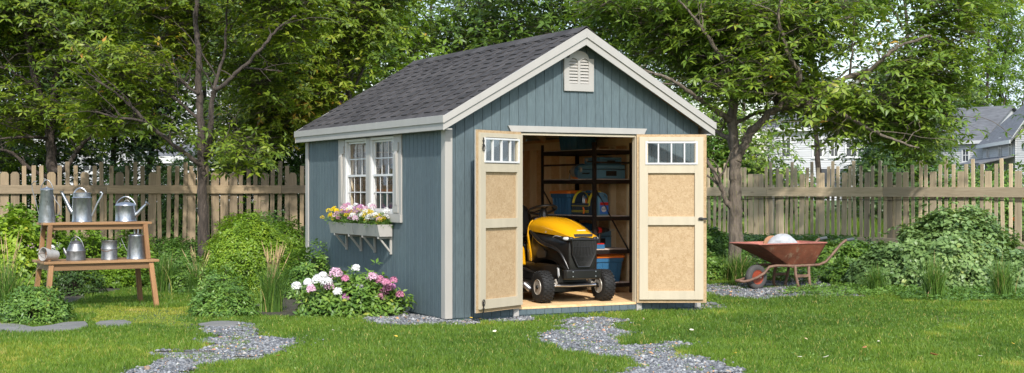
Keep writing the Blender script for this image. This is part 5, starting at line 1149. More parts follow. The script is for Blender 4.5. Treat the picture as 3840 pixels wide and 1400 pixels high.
def tree(name, lab, cat, Y, stems, crown, nspray, leaf=LF_A, bark=BARK, Lm=.115, Wf=.36, thick=1.3, seed=1, k=6, wh=8, ex=None, sprd=.26, group=None, tbias=.42, flat=.35, gap=.42, gs=1.1, root=None, drp=0.0, yback=0, tw=1.0, side=0, side_l=1.0):
    """stems: list of ([(u, v, dY)...], r0, r1); crown: list of photo polygons that the crown fills, at distance Y with real thickness"""
    r = np.random.default_rng(seed); mbk = MB(); nodes_ = []; noder = []
    b0 = stems[0][0][0]; base = P(b0[0], b0[1], Y+b0[2]); ro = empty(name, (base.x, base.y, float(gh(base.x, base.y)))); tag(ro, lab, cat, group); org = Vector(ro.location)
    for si, (pts, r0, r1) in enumerate(stems):
        w = [P(u, v, Y+dy) for u, v, dy in pts]
        if si == 0: w[0].z = org.z-.05
        sp = smooth_path(w, 6, r0*(.13 if si == 0 else .30)*Y/F, seed+si); nn = len(sp); rad = [(r0+(r1-r0)*(i/(nn-1))**.8)*Y/F*(1+.10*math.sin(i*1.9+si)) for i in range(nn)]
        if si == 0: rad[0] *= 1.45; rad[1] *= 1.22; rad[2] *= 1.08
        mbk.tube([p-org for p in sp], rad, 10)
        for i, p in enumerate(sp):
            if si > 0 or i > nn*.45: nodes_.append(p); noder.append(rad[i])
    rb = random.Random(seed+50)
    for pts, r0, r1 in stems[1:] if side else []:
        w = smooth_path([P(u, v, Y+dy) for u, v, dy in pts], 4); ax = (w[-1]-w[0]); 
        for q in range(side):
            t = rb.uniform(.25, .97); i0 = int(t*(len(w)-1)); a = w[i0]; ra = (r0+(r1-r0)*t)*Y/F*rb.uniform(.35, .6); Lb = rb.uniform(.35, .95)*side_l
            d = Vector((rb.uniform(-1, 1), rb.uniform(-.8, .8), rb.uniform(-.35, 1.0))).normalized()*.8+ax.normalized()*.5
            sb = smooth_path([a, a+d*Lb*.35+Vector((0, 0, .04)), a+d*Lb*.7+Vector((rb.uniform(-.1, .1), 0, .05)), a+d*Lb+Vector((rb.uniform(-.15, .15), 0, rb.uniform(-.12, .15)))], 4, .012, seed+q)
            rd = [max(.004, ra*(1-.75*i/(len(sb)-1))) for i in range(len(sb))]; mbk.tube([p-org for p in sb], rd, 7)
            for p, rr_ in zip(sb[3:], rd[3:]): nodes_.append(p); noder.append(rr_)
    # sprays through the crown volume
    xs0 = [p[0] for pl in crown for p in pl]; ys0 = [p[1] for pl in crown for p in pl]; cand = []
    cu, cv = (min(xs0)+max(xs0))/2, (min(ys0)+max(ys0))/2; hw, hh = (max(xs0)-min(xs0))/2, (max(ys0)-min(ys0))/2
    tries = 0; Cn = np.zeros((0, 3))
    while len(Cn) < nspray and tries < 60:
        tries += 1; n = nspray*2; u = r.uniform(min(xs0), max(xs0), n); v = r.uniform(min(ys0), max(ys0), n); ok = np.zeros(n, bool)
        for pl in crown: ok |= inpoly(u, v, pl)
        q = np.sqrt(np.clip(1-((u-cu)/hw/1.15)**2, .12, 1)); dy = r.uniform(-1, 1, n)*thick*q+yback; YY = Y+dy
        X = (u-UC)*YY/F; Zz = CAMZ-(v-VH)*YY/F; g = vnoise(X*gs, YY*gs, Zz*gs*1.5, seed); ok &= (g > gap) & (Zz > .75)
        Cn = np.concatenate([Cn, np.stack([X, YY, Zz], 1)[ok]])
    Cn = Cn[:nspray]; ND = np.array([tuple(p) for p in nodes_]); NR = np.array(noder)
    # grow twigs: nearest node first, and let sprays hang on each other's twigs
    dist = np.linalg.norm(Cn[:, None]-ND[None], axis=2).min(1); order = np.argsort(dist); P0s, P1s, R0, R1 = [], [], [], []
    nd = ND.copy(); nr = NR.copy(); outd = np.zeros_like(Cn)
    for idx in order:
        c = Cn[idx]; dd = np.linalg.norm(nd-c, axis=1)+np.maximum(0, nd[:, 2]-c[2])*.25; j = dd.argmin(); a = nd[j]; L = np.linalg.norm(c-a)
        ra = min(nr[j]*.7, .006+.011*L)*tw; m1 = a+(c-a)*.35+r.normal(0, .06, 3)*L+np.array([0, 0, .07*L]); m2 = a+(c-a)*.7+r.normal(0, .05, 3)*L+np.array([0, 0, .06*L])
        pp = [a, m1, m2, c]; rs = [ra, ra*.8, ra*.55, ra*.3+.0015]
        for q in range(3): P0s.append(pp[q]); P1s.append(pp[q+1]); R0.append(rs[q]); R1.append(rs[q+1])
        nd = np.vstack([nd, m1, m2, c]); nr = np.append(nr, [ra*.7, ra*.6, ra*.35]); o = c-a; outd[idx] = o/(np.linalg.norm(o)+1e-6)
    W0 = np.repeat(Cn, wh, 0); off = r.normal(0, 1, W0.shape)*np.array([sprd, sprd, sprd*flat]); od = np.repeat(outd, wh, 0)
    Wc = W0+off+od*sprd*.5; Wc[:, 2] -= drp*np.linalg.norm(off[:, :2], axis=1)
    P0s = np.array(P0s); V1, T1 = segs(P0s-np.array(org), np.array(P1s)-np.array(org), np.array(R0), np.array(R1), 5)
    V2, T2 = segs(W0-np.array(org), Wc-np.array(org), .0042, .0022, 3)
    tr = mbk.build('trunk', bark, ro, smooth=True, angle=180)
    npmesh('twigs', *join([(V1, T1), (V2, T2)])[:2], None, bark, ro, smooth=True)
    up = np.array([[0, 0, 1.0]])+od*.45+r.normal(0, .22, Wc.shape)+off*.5
    lt = np.repeat(tbias+.30*(vnoise(Cn[:, 0]*.9, Cn[:, 1]*.9, Cn[:, 2]*.9, seed+3)-.5)+r.normal(0, .07, len(Cn)), wh)+r.normal(0, .05, len(Wc))
    V3, T3, t3 = whorls(r, Wc-np.array(org), up, k, Lm, Wf, (-.45, .35), lt)
    npmesh('crown', V3, T3, t3, leaf, ro)
    return ro
def bush(name, lab, cat, x, y, rx, ry, h, n, Lm, Wf, mat, seed, z0=None, k=5, tb=.45, lump=.22, low=0.0, group=None, stems=10, pitch=(-.2, .6), inner=.35):
    r = np.random.default_rng(seed); gz = float(gh(x, y)) if z0 is None else z0; ro = empty(name, (x, y, gz)); tag(ro, lab, cat, group)
    th = r.uniform(0, 6.283, n); cp = r.uniform(low, 1, n)**.9; cs = np.sqrt(np.clip(1-cp**2, 0, 1)); d = np.stack([np.cos(th)*cs, np.sin(th)*cs, cp], 1)
    q = 1+lump*2*(vnoise(d[:, 0]*2.2+x, d[:, 1]*2.2+y, d[:, 2]*2.2, seed)-.5)+lump*(vnoise(d[:, 0]*5+x, d[:, 1]*5, d[:, 2]*5, seed+1)-.5)
    f = np.where(r.random(n) < inner, r.uniform(.5, .95, n), r.uniform(.9, 1.04, n))*q; f = np.where(r.random(n) < .05, f*r.uniform(1.05, 1.22, n), f)
    c = d*f[:, None]*np.array([rx, ry, h]); c[:, 2] = np.maximum(c[:, 2], .02+r.uniform(0, .04, n)); out = d/np.array([rx, ry, h]); out /= np.linalg.norm(out, axis=1, keepdims=True); out = out+np.array([0, 0, .75])+r.normal(0, .25, out.shape)
    lt = tb+.35*(vnoise(c[:, 0]*5/rx*.5, c[:, 1]*4, c[:, 2]*5, seed+5)-.5)+r.normal(0, .06, n)
    V, T, t = whorls(r, c, out, k, Lm, Wf, pitch, lt); npmesh('foliage', V, T, t, mat, ro)
    m = max(stems, 6); ns = m*10; idx = r.integers(0, n, ns); tip = c[idx]*.95; b = np.stack([r.normal(0, rx*.12, ns), r.normal(0, ry*.12, ns), np.full(ns, -.02)], 1); mid = b+(tip-b)*.5+np.array([0, 0, .12*h]); V, T, _ = join([segs(b, mid, .006, .0045, 4), segs(mid, tip, .0045, .002, 4)]); npmesh('stems', V, T, None, BARK, ro)
    return ro
def tuft(name, lab, cat, x, y, h, sp, n, seed, mat=REED, heads=0, w=.0045, group=None, z0=None, br=.05, tb=.45):
    r = np.random.default_rng(seed); gz = float(gh(x, y)) if z0 is None else z0; ro = empty(name, (x, y, gz)); tag(ro, lab, cat, group)
    az = r.uniform(0, 6.283, n); H = h*r.uniform(.55, 1.05, n); S = sp*r.uniform(.05, 1, n)**1.3*H/h; b = np.stack([r.normal(0, br, n), r.normal(0, br, n), np.full(n, -.01)], 1); dr = np.stack([np.cos(az), np.sin(az), 0*az], 1)
    sd_ = np.stack([-np.sin(az+r.normal(0, .8, n)), np.cos(az), 0*az], 1); K = 5; rows = []
    for i in range(K+1):
        t = i/K; p = b+dr*(S*t**1.9)[:, None]; p[:, 2] += H*(t-.38*(S/np.maximum(H, .01))*t**2.6*.9); ww = w*(1-t)**.6*r.uniform(.9, 1.1)
        rows += [p-sd_*ww, p+sd_*ww]
    V = np.stack(rows, 1).reshape(-1, 3); f = []
    for i in range(K): a = 2*i; f += [(a, a+1, a+3), (a, a+3, a+2)]
    f = np.array(f); T = (f[None]+2*(K+1)*np.arange(n)[:, None, None]).reshape(-1, 3); t = np.repeat(np.clip(tb+r.normal(0, .16, n)+(r.random(n) < .08)*.4, 0, 1), len(f)); npmesh('blades', V, T, t, mat, ro)
    if heads:
        a = r.uniform(0, 6.283, heads); Hh = h*r.uniform(1.0, 1.25, heads); s = sp*r.uniform(.1, .55, heads); b = np.stack([r.normal(0, br*.6, heads), r.normal(0, br*.6, heads), 0*a], 1); m = b+np.stack([np.cos(a)*s*.3, np.sin(a)*s*.3, Hh*.55], 1); e = b+np.stack([np.cos(a)*s, np.sin(a)*s, Hh], 1); c = m+(e-m)*.6
        npmesh('seed_stalks', *join([segs(b, m, .0025, .002, 3), segs(m, c, .002, .0018, 3), segs(c, e, .0055, .0015, 4)])[:2], None, M('straw_stalk', (.42, .30, .15), .8), ro)
    return ro
def floret(r, n, rad, ctr, upv, k=5, Lm=.012, Wf=.8):
    """flower head: n florets of k petals over a dome"""
    d = r.normal(0, 1, (n, 3)); d[:, 2] = np.abs(d[:, 2])*1.1-.15; d /= np.linalg.norm(d, axis=1, keepdims=True); c = ctr+d*rad*r.uniform(.8, 1.05, (n, 1)); V, T, t = whorls(r, c, d+upv*.2, k, Lm, Wf, (.0, .5), np.full(n, .6)); return V, T, np.clip(t*1.4, 0, 1)
def head(parent, c, rad, mat, seed, n=34, Lm=.014, nm='flower_head', Wf=.85, k=5):
    r = np.random.default_rng(seed); V, T, t = floret(r, n, rad, np.array(c, float), np.array([[0, 0, 1.0]]), k, Lm, Wf); return npmesh(nm, V, T, t, mat, parent)
def at_(u, v): x, y = G(u*1.4907, v*1.4907); return x, y
def wd(px, Y): return px*1.4907*Y/F        # width of px (2576 view) at distance Y

# --- left border
B_ = []
def put(kind, name, lab, cat, ud, vbase, halfw, vtop, *a, yd=None, **kw):
    """place by the photo: centre column, base row, half width (2576 view px), top row"""
    if yd is None: x, y = at_(ud, vbase)
    else: y = yd; x = (ud*1.4907-UC)*y/F
    rx = wd(halfw, y); top = CAMZ-(vtop*1.4907-VH)*y/F; h = top-float(gh(x, y)); return kind(name, lab, cat, x, y, rx, kw.pop('ry', rx*.85), h, *a, **kw)
put(bush, 'round_shrub', 'low round dark green shrub at the left edge beside the bench leg', 'shrub', 88, 812, 92, 722, 900, .045, .42, LF_D, 101, tb=.60, lump=.18, inner=.2, low=.0)
put(bush, 'low_shrub', 'low spreading green shrub just left of the feathery grass clump', 'shrub', 562, 795, 86, 722, 620, .05, .42, LF_D, 102, tb=.56, lump=.14)
put(bush, 'leafy_shrub', 'open leafy shrub behind the low spreading one, left of centre', 'shrub', 560, 760, 70, 682, 330, .055, .40, LF_D, 103, tb=.62, lump=.35)
put(bush, 'dark_shrub', 'dark evergreen shrub under the left end of the bench', 'shrub', 185, 742, 75, 665, 520, .045, .42, LF_F, 104, tb=.5)
put(bush, 'yellow_green_bush', 'big yellow green bush left of the shed, in front of the brown fence', 'bush', 625, 735, 118, 556, 4600, .045, .42, LF_Y, 105, tb=.50, lump=.17, inner=.2, yd=18.2)
put(bush, 'green_bush', 'darker green bush between the yellow green one and the shed corner', 'bush', 722, 730, 82, 562, 1700, .055, .40, LF_Y, 106, tb=.22, yd=18.9, lump=.2)
put(bush, 'dark_bush', 'dark green bush peeping over the yellow green one', 'bush', 655, 700, 95, 537, 1400, .05, .38, LF_D, 107, tb=.42, yd=20.0)
put(bush, 'shrub', 'mid green shrub at the foot of the shed side wall, behind the pink flowers', 'shrub', 778, 765, 80, 632, 900, .06, .38, LF_D, 108, tb=.58, yd=16.9, lump=.4)
put(bush, 'yellow_leaved_shrub', 'yellow leaved shrub at the far left edge behind the bench', 'shrub', 25, 740, 66, 566, 900, .075, .60, LF_Y, 109, tb=.62, yd=16.9, lump=.3)
hy = put(bush, 'flowering_shrub', 'light green shrub with small white flowers at the left edge by the fence', 'shrub', 75, 700, 95, 548, 1200, .07, .55, LF_Y, 110, tb=.34, yd=18.3, lump=.3)
for i in range(9):
    a = random.uniform(2.6, 6.6); q = random.uniform(.3, .9); R_ = wd(95, 18.3); head(hy, (math.cos(a)*R_*q, math.sin(a)*R_*.8*q, .86*math.sqrt(1-q*q)+.03), .035, WHITEF if i % 3 else PALEP, 300+i, 16, .018)
put(bush, 'border_shrub', 'green shrub seen under the upper bench shelf', 'shrub', 205, 700, 95, 585, 1200, .06, .5, LF_Y, 111, tb=.30, yd=18.9, lump=.35)
put(bush, 'border_shrub', 'green shrub behind the right end of the bench', 'shrub', 330, 700, 85, 590, 1000, .06, .45, LF_Y, 112, tb=.22, yd=19.3, lump=.35)
put(bush, 'low_hedge', 'low bright green hedge behind the bench legs', 'hedge', 290, 722, 70, 676, 600, .05, .5, LF_Y, 113, tb=.32, yd=18.7)
put(bush, 'border_shrub', 'dark leafy shrub left of the yellow green bush under the fence rail', 'shrub', 450, 715, 75, 612, 1100, .055, .42, LF_D, 114, tb=.5, yd=19.3, lump=.3)
put(bush, 'low_shrub', 'small pale leaved shrub at the left foot of the yellow green bush', 'shrub', 480, 745, 50, 672, 420, .05, .4, LF_D, 115, tb=.62, yd=17.7, lump=.35)
for u, vb, hh, lab, s, hd in ((20, 800, .72, 'tall grass clump at the left edge behind the round shrub', 1, 10), (685, 785, .62, 'clump of tall grass with straw seed heads left of the pink flowers', 2, 26), (415, 738, .62, 'clump of tall green grass right of the bench', 3, 0), (497, 742, .50, 'grass clump with a few straw stalks in front of the big bush', 4, 10)):
    x, y = at_(u, vb); tuft('grass_clump', lab, 'grass clump', x, y, hh, .46 if s != 2 else .36, 360 if s != 2 else 480, 120+s, heads=hd, group='ornamental grass clumps')
# pink and white phlox by the shed
fx, fy = at_(880, 800)
ph = bush('phlox_clump', 'bushy clump of pink and white phlox at the foot of the blue side wall', 'flowers', fx, fy+.25, wd(128, 14.2), .36, .40, 900, .075, .36, LF_D, 130, tb=.66, lump=.3, low=.0, z0=0, pitch=(-.3, .7))
FLS = [WHITEF, PALEP]
hd = [(745, 722, WHITEF, .035), (775, 712, WHITEF, .03), (800, 706, WHITEF, .045), (822, 712, WHITEF, .042), (845, 690, PALEP, .048), (783, 728, PALEP, .03), (828, 722, PALEP, .035), (850, 735, WHITEF, .03), (895, 676, WHITEF, .024), (868, 702, PINK, .022), (936, 700, PALEP, .042), (955, 706, PINK, .036), (972, 712, PINK, .028), (966, 738, PINK, .04), (975, 728, PINK, .032), (960, 748, PINK, .028), (1006, 742, PINK, .024), (985, 722, MAUVE, .024), (868, 748, MAUVE, .024), (905, 722, WHITEF, .02), (812, 695, WHITEF, .03), (990, 706, PINK, .022)]
for i, (u, v, m_, rd) in enumerate(hd):
    Yh = fy+.05+random.uniform(-.12, .10); p = P(u*1.4907, v*1.4907, Yh); c = (p.x-ph.location.x, p.y-ph.location.y, p.z); head(ph, c, rd*1.25, m_, 400+i, 60, .017)
    V, T = segs([(c[0]*.8, c[1]+.08, max(.05, c[2]-.3))], [c], .004, .003, 5); npmesh('flower_stalk', V, T, None, LF_D, ph)
# window box flowers
def boxplant(name, lab, b0, b1, n, hts, mats, seed, rad, Lm, nf):
    x, y = S2W(-.09, (b0+b1)/2); ro = empty(name, (x, y, SZ+.887), YAW); tag(ro, lab, 'flowers', 'flowers in the window box'); r = np.random.default_rng(seed); hb = (b1-b0)/2
    c = np.stack([r.normal(0, .05, 150), r.uniform(-hb, hb, 150), r.uniform(.0, hts*.75, 150)], 1); V, T, t = whorls(r, c, r.normal(0, .5, c.shape)+np.array([[0, 0, 1]]), 5, .035, .3, (-.2, .8), np.full(150, .5)); npmesh('foliage', V, T, t, LF_D, ro)
    for i in range(n):
        q = (-.02+r.normal(0, .055), r.uniform(-hb, hb)*1.05, hts*r.uniform(.35, 1.35)); head(ro, q, rad*r.uniform(.8, 1.3), mats[i % len(mats)], seed*10+i, nf, Lm)
        V, T = segs([(0, q[1]*.8, 0)], [q], .0022, .0016, 4); npmesh('flower_stalk', V, T, None, LF_D, ro)
for i, (nm, lab, b0, b1, n, ht, ms, rad) in enumerate((('yellow_daisies', 'yellow daisies at the left end of the window box', 2.62, 2.95, 20, .13, [YELF], .017), ('pink_stocks', 'pink and mauve flowers left of centre in the window box', 2.38, 2.66, 15, .16, [MAUVE, PALEP, PINK], .022), ('yellow_daisies', 'yellow daisies in the middle left of the window box', 2.12, 2.42, 16, .13, [YELF, YELF, MAUVE], .018), ('white_stocks', 'white and pink flowers in the middle of the window box', 1.86, 2.14, 16, .16, [WHITEF, PALEP, WHITEF, MAUVE], .026), ('yellow_daisies', 'yellow daisies right of the middle of the window box', 1.62, 1.90, 18, .12, [YELF], .018), ('white_stocks', 'white flowers at the right end of the window box', 1.40, 1.70, 14, .16, [WHITEF, WHITEF, PALEP], .026), ('yellow_daisies', 'yellow daisies hanging over the right end of the window box', 1.34, 1.52, 9, .08, [YELF], .019))):
    boxplant(nm, lab, b0, b1, n, ht, ms, 500+i, rad, .011 if 'yel' in nm else .012, 13 if 'yel' in nm else 24)

# --- right border
put(bush, 'low_shrub', 'dark shrub between the shed door and the big tree trunk', 'shrub', 1800, 700, 55, 582, 1000, .06, .45, LF_D, 201, tb=.45, yd=20.6, lump=.25)
put(bush, 'low_shrub', 'low yellowish shrub in front of the big trunk, left of the wheelbarrow', 'shrub', 1792, 715, 38, 640, 420, .055, .45, LF_D, 202, tb=.68, yd=19.6, lump=.3)
put(bush, 'trailing_shrub', 'trailing low shrub behind the wheelbarrow handles', 'shrub', 2120, 715, 82, 612, 1500, .06, .5, LF_D, 203, tb=.62, yd=20.3, lump=.3)
put(bush, 'trailing_shrub', 'trailing low shrub right of the wheelbarrow legs', 'shrub', 2150, 735, 70, 660, 900, .055, .5, LF_D, 204, tb=.6, yd=19.2, lump=.35)
put(bush, 'trailing_shrub', 'dark low shrub left of the wheelbarrow tray by the fence', 'shrub', 1970, 700, 80, 608, 1200, .055, .5, LF_D, 205, tb=.5, yd=21.2, lump=.25)
put(bush, 'bramble_mound', 'big rounded mound of broad leaved bramble at the right', 'bush', 2385, 745, 178, 552, 8000, .072, .72, LF_M, 206, tb=.58, lump=.25, yd=18.9, k=4, inner=.45, pitch=(-.35, .45))
put(bush, 'bramble_mound', 'lower flank of bramble spilling left of the big mound', 'bush', 2230, 745, 80, 628, 1700, .075, .68, LF_M, 207, tb=.40, lump=.25, yd=18.7, k=4)
put(bush, 'bramble_mound', 'bramble flank at the right edge of the picture', 'bush', 2545, 745, 80, 640, 1500, .08, .68, LF_M, 208, tb=.40, lump=.25, yd=18.3, k=4)
for u, vb, hh, lab, s in ((1862, 712, .52, 'grass clump left of the wheelbarrow wheel', 1), (2350, 755, .62, 'tall grass clump in front of the bramble mound', 2), (2520, 752, .60, 'tall grass clump in front of the bramble at the right edge', 3), (2205, 735, .42, 'small grass clump between the wheelbarrow and the mound', 4), (1830, 705, .45, 'grass clump by the foot of the big trunk', 5)):
    x, y = at_(u, vb); tuft('grass_clump', lab, 'grass clump', x, y, hh, .48, 330, 220+s, group='ornamental grass clumps', tb=.52)
r = np.random.default_rng(77)
def cover(name, lab, poly, n, Lm, mat, seed, h=.06, tb=.5):
    r = np.random.default_rng(seed); a, b, c, d = bbox(poly); x = r.uniform(a, b, n*3); y = r.uniform(c, d, n*3); k = inpoly(*wob(x, y, .1, 3), poly); x, y = x[k][:n], y[k][:n]
    ct = np.stack([x, y, gh(x, y)+r.uniform(.01, h, len(x))], 1); V, T, t = whorls(r, ct, r.normal(0, .3, ct.shape)+np.array([[0, 0, 1]]), 5, Lm, .55, (-.1, .5), np.full(len(x), tb)); return tag(npmesh(name, V, T, t, mat), lab, 'ground cover', kind='stuff')
cover('ground_cover', 'creeping leafy weeds on the gravel below the wheelbarrow legs', GD([(2010, 728), (2100, 722), (2250, 725), (2330, 745), (2200, 752), (2060, 750), (1960, 745)]), 900, .035, LF_D, 61, .06, .62)
cover('ground_cover', 'creeping plants along the foot of the bramble mound', GD([(2240, 735), (2576, 735), (2600, 762), (2400, 765), (2260, 758)]), 900, .04, LF_D, 62, .07, .5)
cover('ground_cover', 'weeds and low plants filling the bed behind the wheelbarrow', [(1.4, 19.7), (3.2, 19.6), (4.2, 19.0), (5.6, 19.2), (5.4, 22.6), (1.2, 24.0)], 5200, .055, LF_D, 64, .16, .5)
cover('ground_cover', 'low leafy plants along the foot of the brown fence', [(-8.2, 18.6), (-1.9, 18.4), (-1.7, 21.6), (-8.4, 21.6)], 6000, .05, LF_D, 65, .16, .45)
cover('ground_cover', 'low leafy plants in the bed behind the bench', GD([(-20, 690), (500, 690), (520, 705), (240, 722), (-20, 722)]), 1800, .045, LF_D, 63, .12, .45)
cover('lawn_weeds', 'scattered small weeds and clover in the lawn', [(-5, 10), (5, 10), (6.5, 17), (3, 17), (.2, 13.4), (-6, 14.5)], 900, .02, LF_D, 66, .03, .7)
# long grass and shrubs beyond the fences
def wild(name, lab, x0, x1, y0, y1, n, h, seed, tb=.55):
    r = np.random.default_rng(seed); x = r.uniform(x0, x1, n); y = r.uniform(y0, y1, n); z = gh(x, y); H = h*r.uniform(.5, 1.1, n); th = r.uniform(0, 6.28, n); w = .012; la = r.uniform(0, 6.28, n)
    V = np.stack([np.stack([x-np.cos(th)*w, y-np.sin(th)*w, z], 1), np.stack([x+np.cos(th)*w, y+np.sin(th)*w, z], 1), np.stack([x+np.cos(la)*H*.3, y+np.sin(la)*H*.3, z+H], 1)], 1).reshape(-1, 3)
    return tag(npmesh(name, V, np.arange(3*n).reshape(-1, 3), np.clip(r.normal(tb, .12, n), 0, 1), BLADE), lab, 'grass', kind='stuff')
wild('long_grass', 'bright long grass beyond the right fence', 3.5, 12, 26, 42, 60000, .34, 71)
wild('long_grass', 'long grass beyond the left fence', -12, -2, 24, 36, 30000, .3, 72, .4)
rr = random.Random(9)
for i in range(11):
    x = -9.2+i*.72; y = 23.9+rr.uniform(0, 1.6); hh = rr.uniform(1.15, 1.9)
    bush('hedge_shrub', ['dark green hedge shrub behind the brown fence', 'mid green hedge shrub behind the brown fence'][i % 2]+', '+['at its left end', 'second from its left end', 'third from its left end', 'left of the bench cans', 'behind the round watering can', 'right of the bench', 'left of the slim trunk', 'behind the slim trunk', 'right of the slim trunk', 'above the yellow green bush', 'beside the shed wall'][i], 'shrub', x, y, rr.uniform(.6, .8), .6, hh, 900, .085, .42, LF_F if i % 2 == 0 else LF_D, 240+i, tb=.45, lump=.25, group='hedge beyond the brown fence')
for i, (u, Yy, w_, h_, t_, mt) in enumerate(((1810, 27.5, .8, 1.7, .5, LF_D), (1900, 28.5, .8, 1.5, .6, LF_D), (1985, 29, .8, 1.25, .5, LF_D), (2205, 29, .75, 1.75, .5, LF_F), (2380, 27, 1.0, 1.25, .5, LF_D), (2470, 26, .9, 1.2, .6, LF_D), (2545, 24.5, .8, 1.25, .62, LF_D))):
    x = (u*1.4907-UC)*Yy/F
    b = bush('far_shrub', 'green shrub beyond the tan fence, '+['just right of the shed', 'behind the big trunk', 'left of the wheelbarrow mound', 'under the middle house', 'behind the right end of the bramble mound', 'third from the right edge', 'with orange flowers at the right edge'][i], 'shrub', x, Yy, w_, .7, h_, 1100, .09, .45, mt, 270+i, tb=t_, lump=.25, group='shrubs beyond the tan fence')
    if i >= 5:
        for j in range(8): a = rr.uniform(3.4, 6.0); q = rr.uniform(.5, .95); head(b, (math.cos(a)*w_*q, math.sin(a)*.7*q-.05, rr.uniform(.3, h_*.8)), .035, ORF, 600+i*10+j, 10, .03)
# fallen leaves and petals on the lawn
def litter(u, v, L, m, lab, nm='fallen_leaf', rz=0, curl=.3):
    x, y = at_(u, v); mb = MB(); n = 8; top = []
    for i in range(n+1):
        t = i/n; w = L*.33*math.sin(math.pi*t)**.7+.0006; z = curl*L*(t-.5)**2*1.5; top.append([(L*(t-.5), -w, z+.22*w), (L*(t-.5), 0, z), (L*(t-.5), w, z+.22*w)])
    mb.loft(top, closed=False); o = mb.build(nm, m, None, smooth=True, loc=(x, y, .05), rz=rz); o.modifiers.new('t', 'SOLIDIFY').thickness = .0012; o.rotation_euler = (R(rr.uniform(-20, 20)), R(rr.uniform(-20, 20)), rz); tag(o, lab, 'leaf', 'leaves and petals fallen on the lawn')
LB_ = M('brown_dead_leaf', (.36, .15, .05), .7, var=.3, scale=30); LW_ = M('cream_petal', (.74, .68, .50), .7); LY_ = M('yellow_dead_leaf', (.70, .45, .05), .7); LGY = M('buff_dead_leaf', (.5, .36, .2), .7)
for u, v, L, m_, lab in ((2350, 910, .085, LB_, 'curled brown leaf at the bottom right of the lawn'), (2012, 915, .04, LW_, 'cream petal on the lawn, lower right centre'), (2078, 915, .05, LW_, 'long cream petal right of the other cream petal'), (2466, 913, .045, LW_, 'cream petal at the bottom right corner'), (2210, 874, .03, LW_, 'small cream petal in the middle of the right lawn'), (2175, 890, .045, LB_, 'narrow reddish leaf on the right lawn'), (2028, 868, .04, LGY, 'buff leaf on the right lawn'), (1740, 845, .06, LW_, 'torn pale leaf at the right edge of the centre gravel path'), (1185, 813, .05, LY_, 'yellow leaf near the shed corner on the lawn'), (996, 861, .045, LY_, 'bright yellow leaf on the lawn right of the left path'), (838, 845, .035, LW_, 'tiny pale petal on the lawn in front of the phlox'), (1244, 848, .045, LW_, 'white petal on the lawn left of the centre path'), (615, 895, .05, LGY, 'buff leaf on the left gravel path'), (520, 880, .04, LB_, 'small brown leaf beside the left gravel path'), (2548, 880, .035, LY_, 'yellow leaf at the right edge of the lawn'), (1850, 905, .04, LY_, 'small yellow leaf left of the cream petals'), (700, 912, .045, LB_, 'brown leaf on dead grass right of the left path'), (1620, 935, .04, LGY, 'buff leaf at the bottom of the centre path')):
    litter(u, v, L, m_, lab, rz=rr.uniform(0, 6))
# ---------------------------------------------------------------- trees
def k6(pts): return [(2560+x*K1, y*K1, d) for x, y, d in pts]
def k1(pts): return [(x*K1, y*K1, d) for x, y, d in pts]
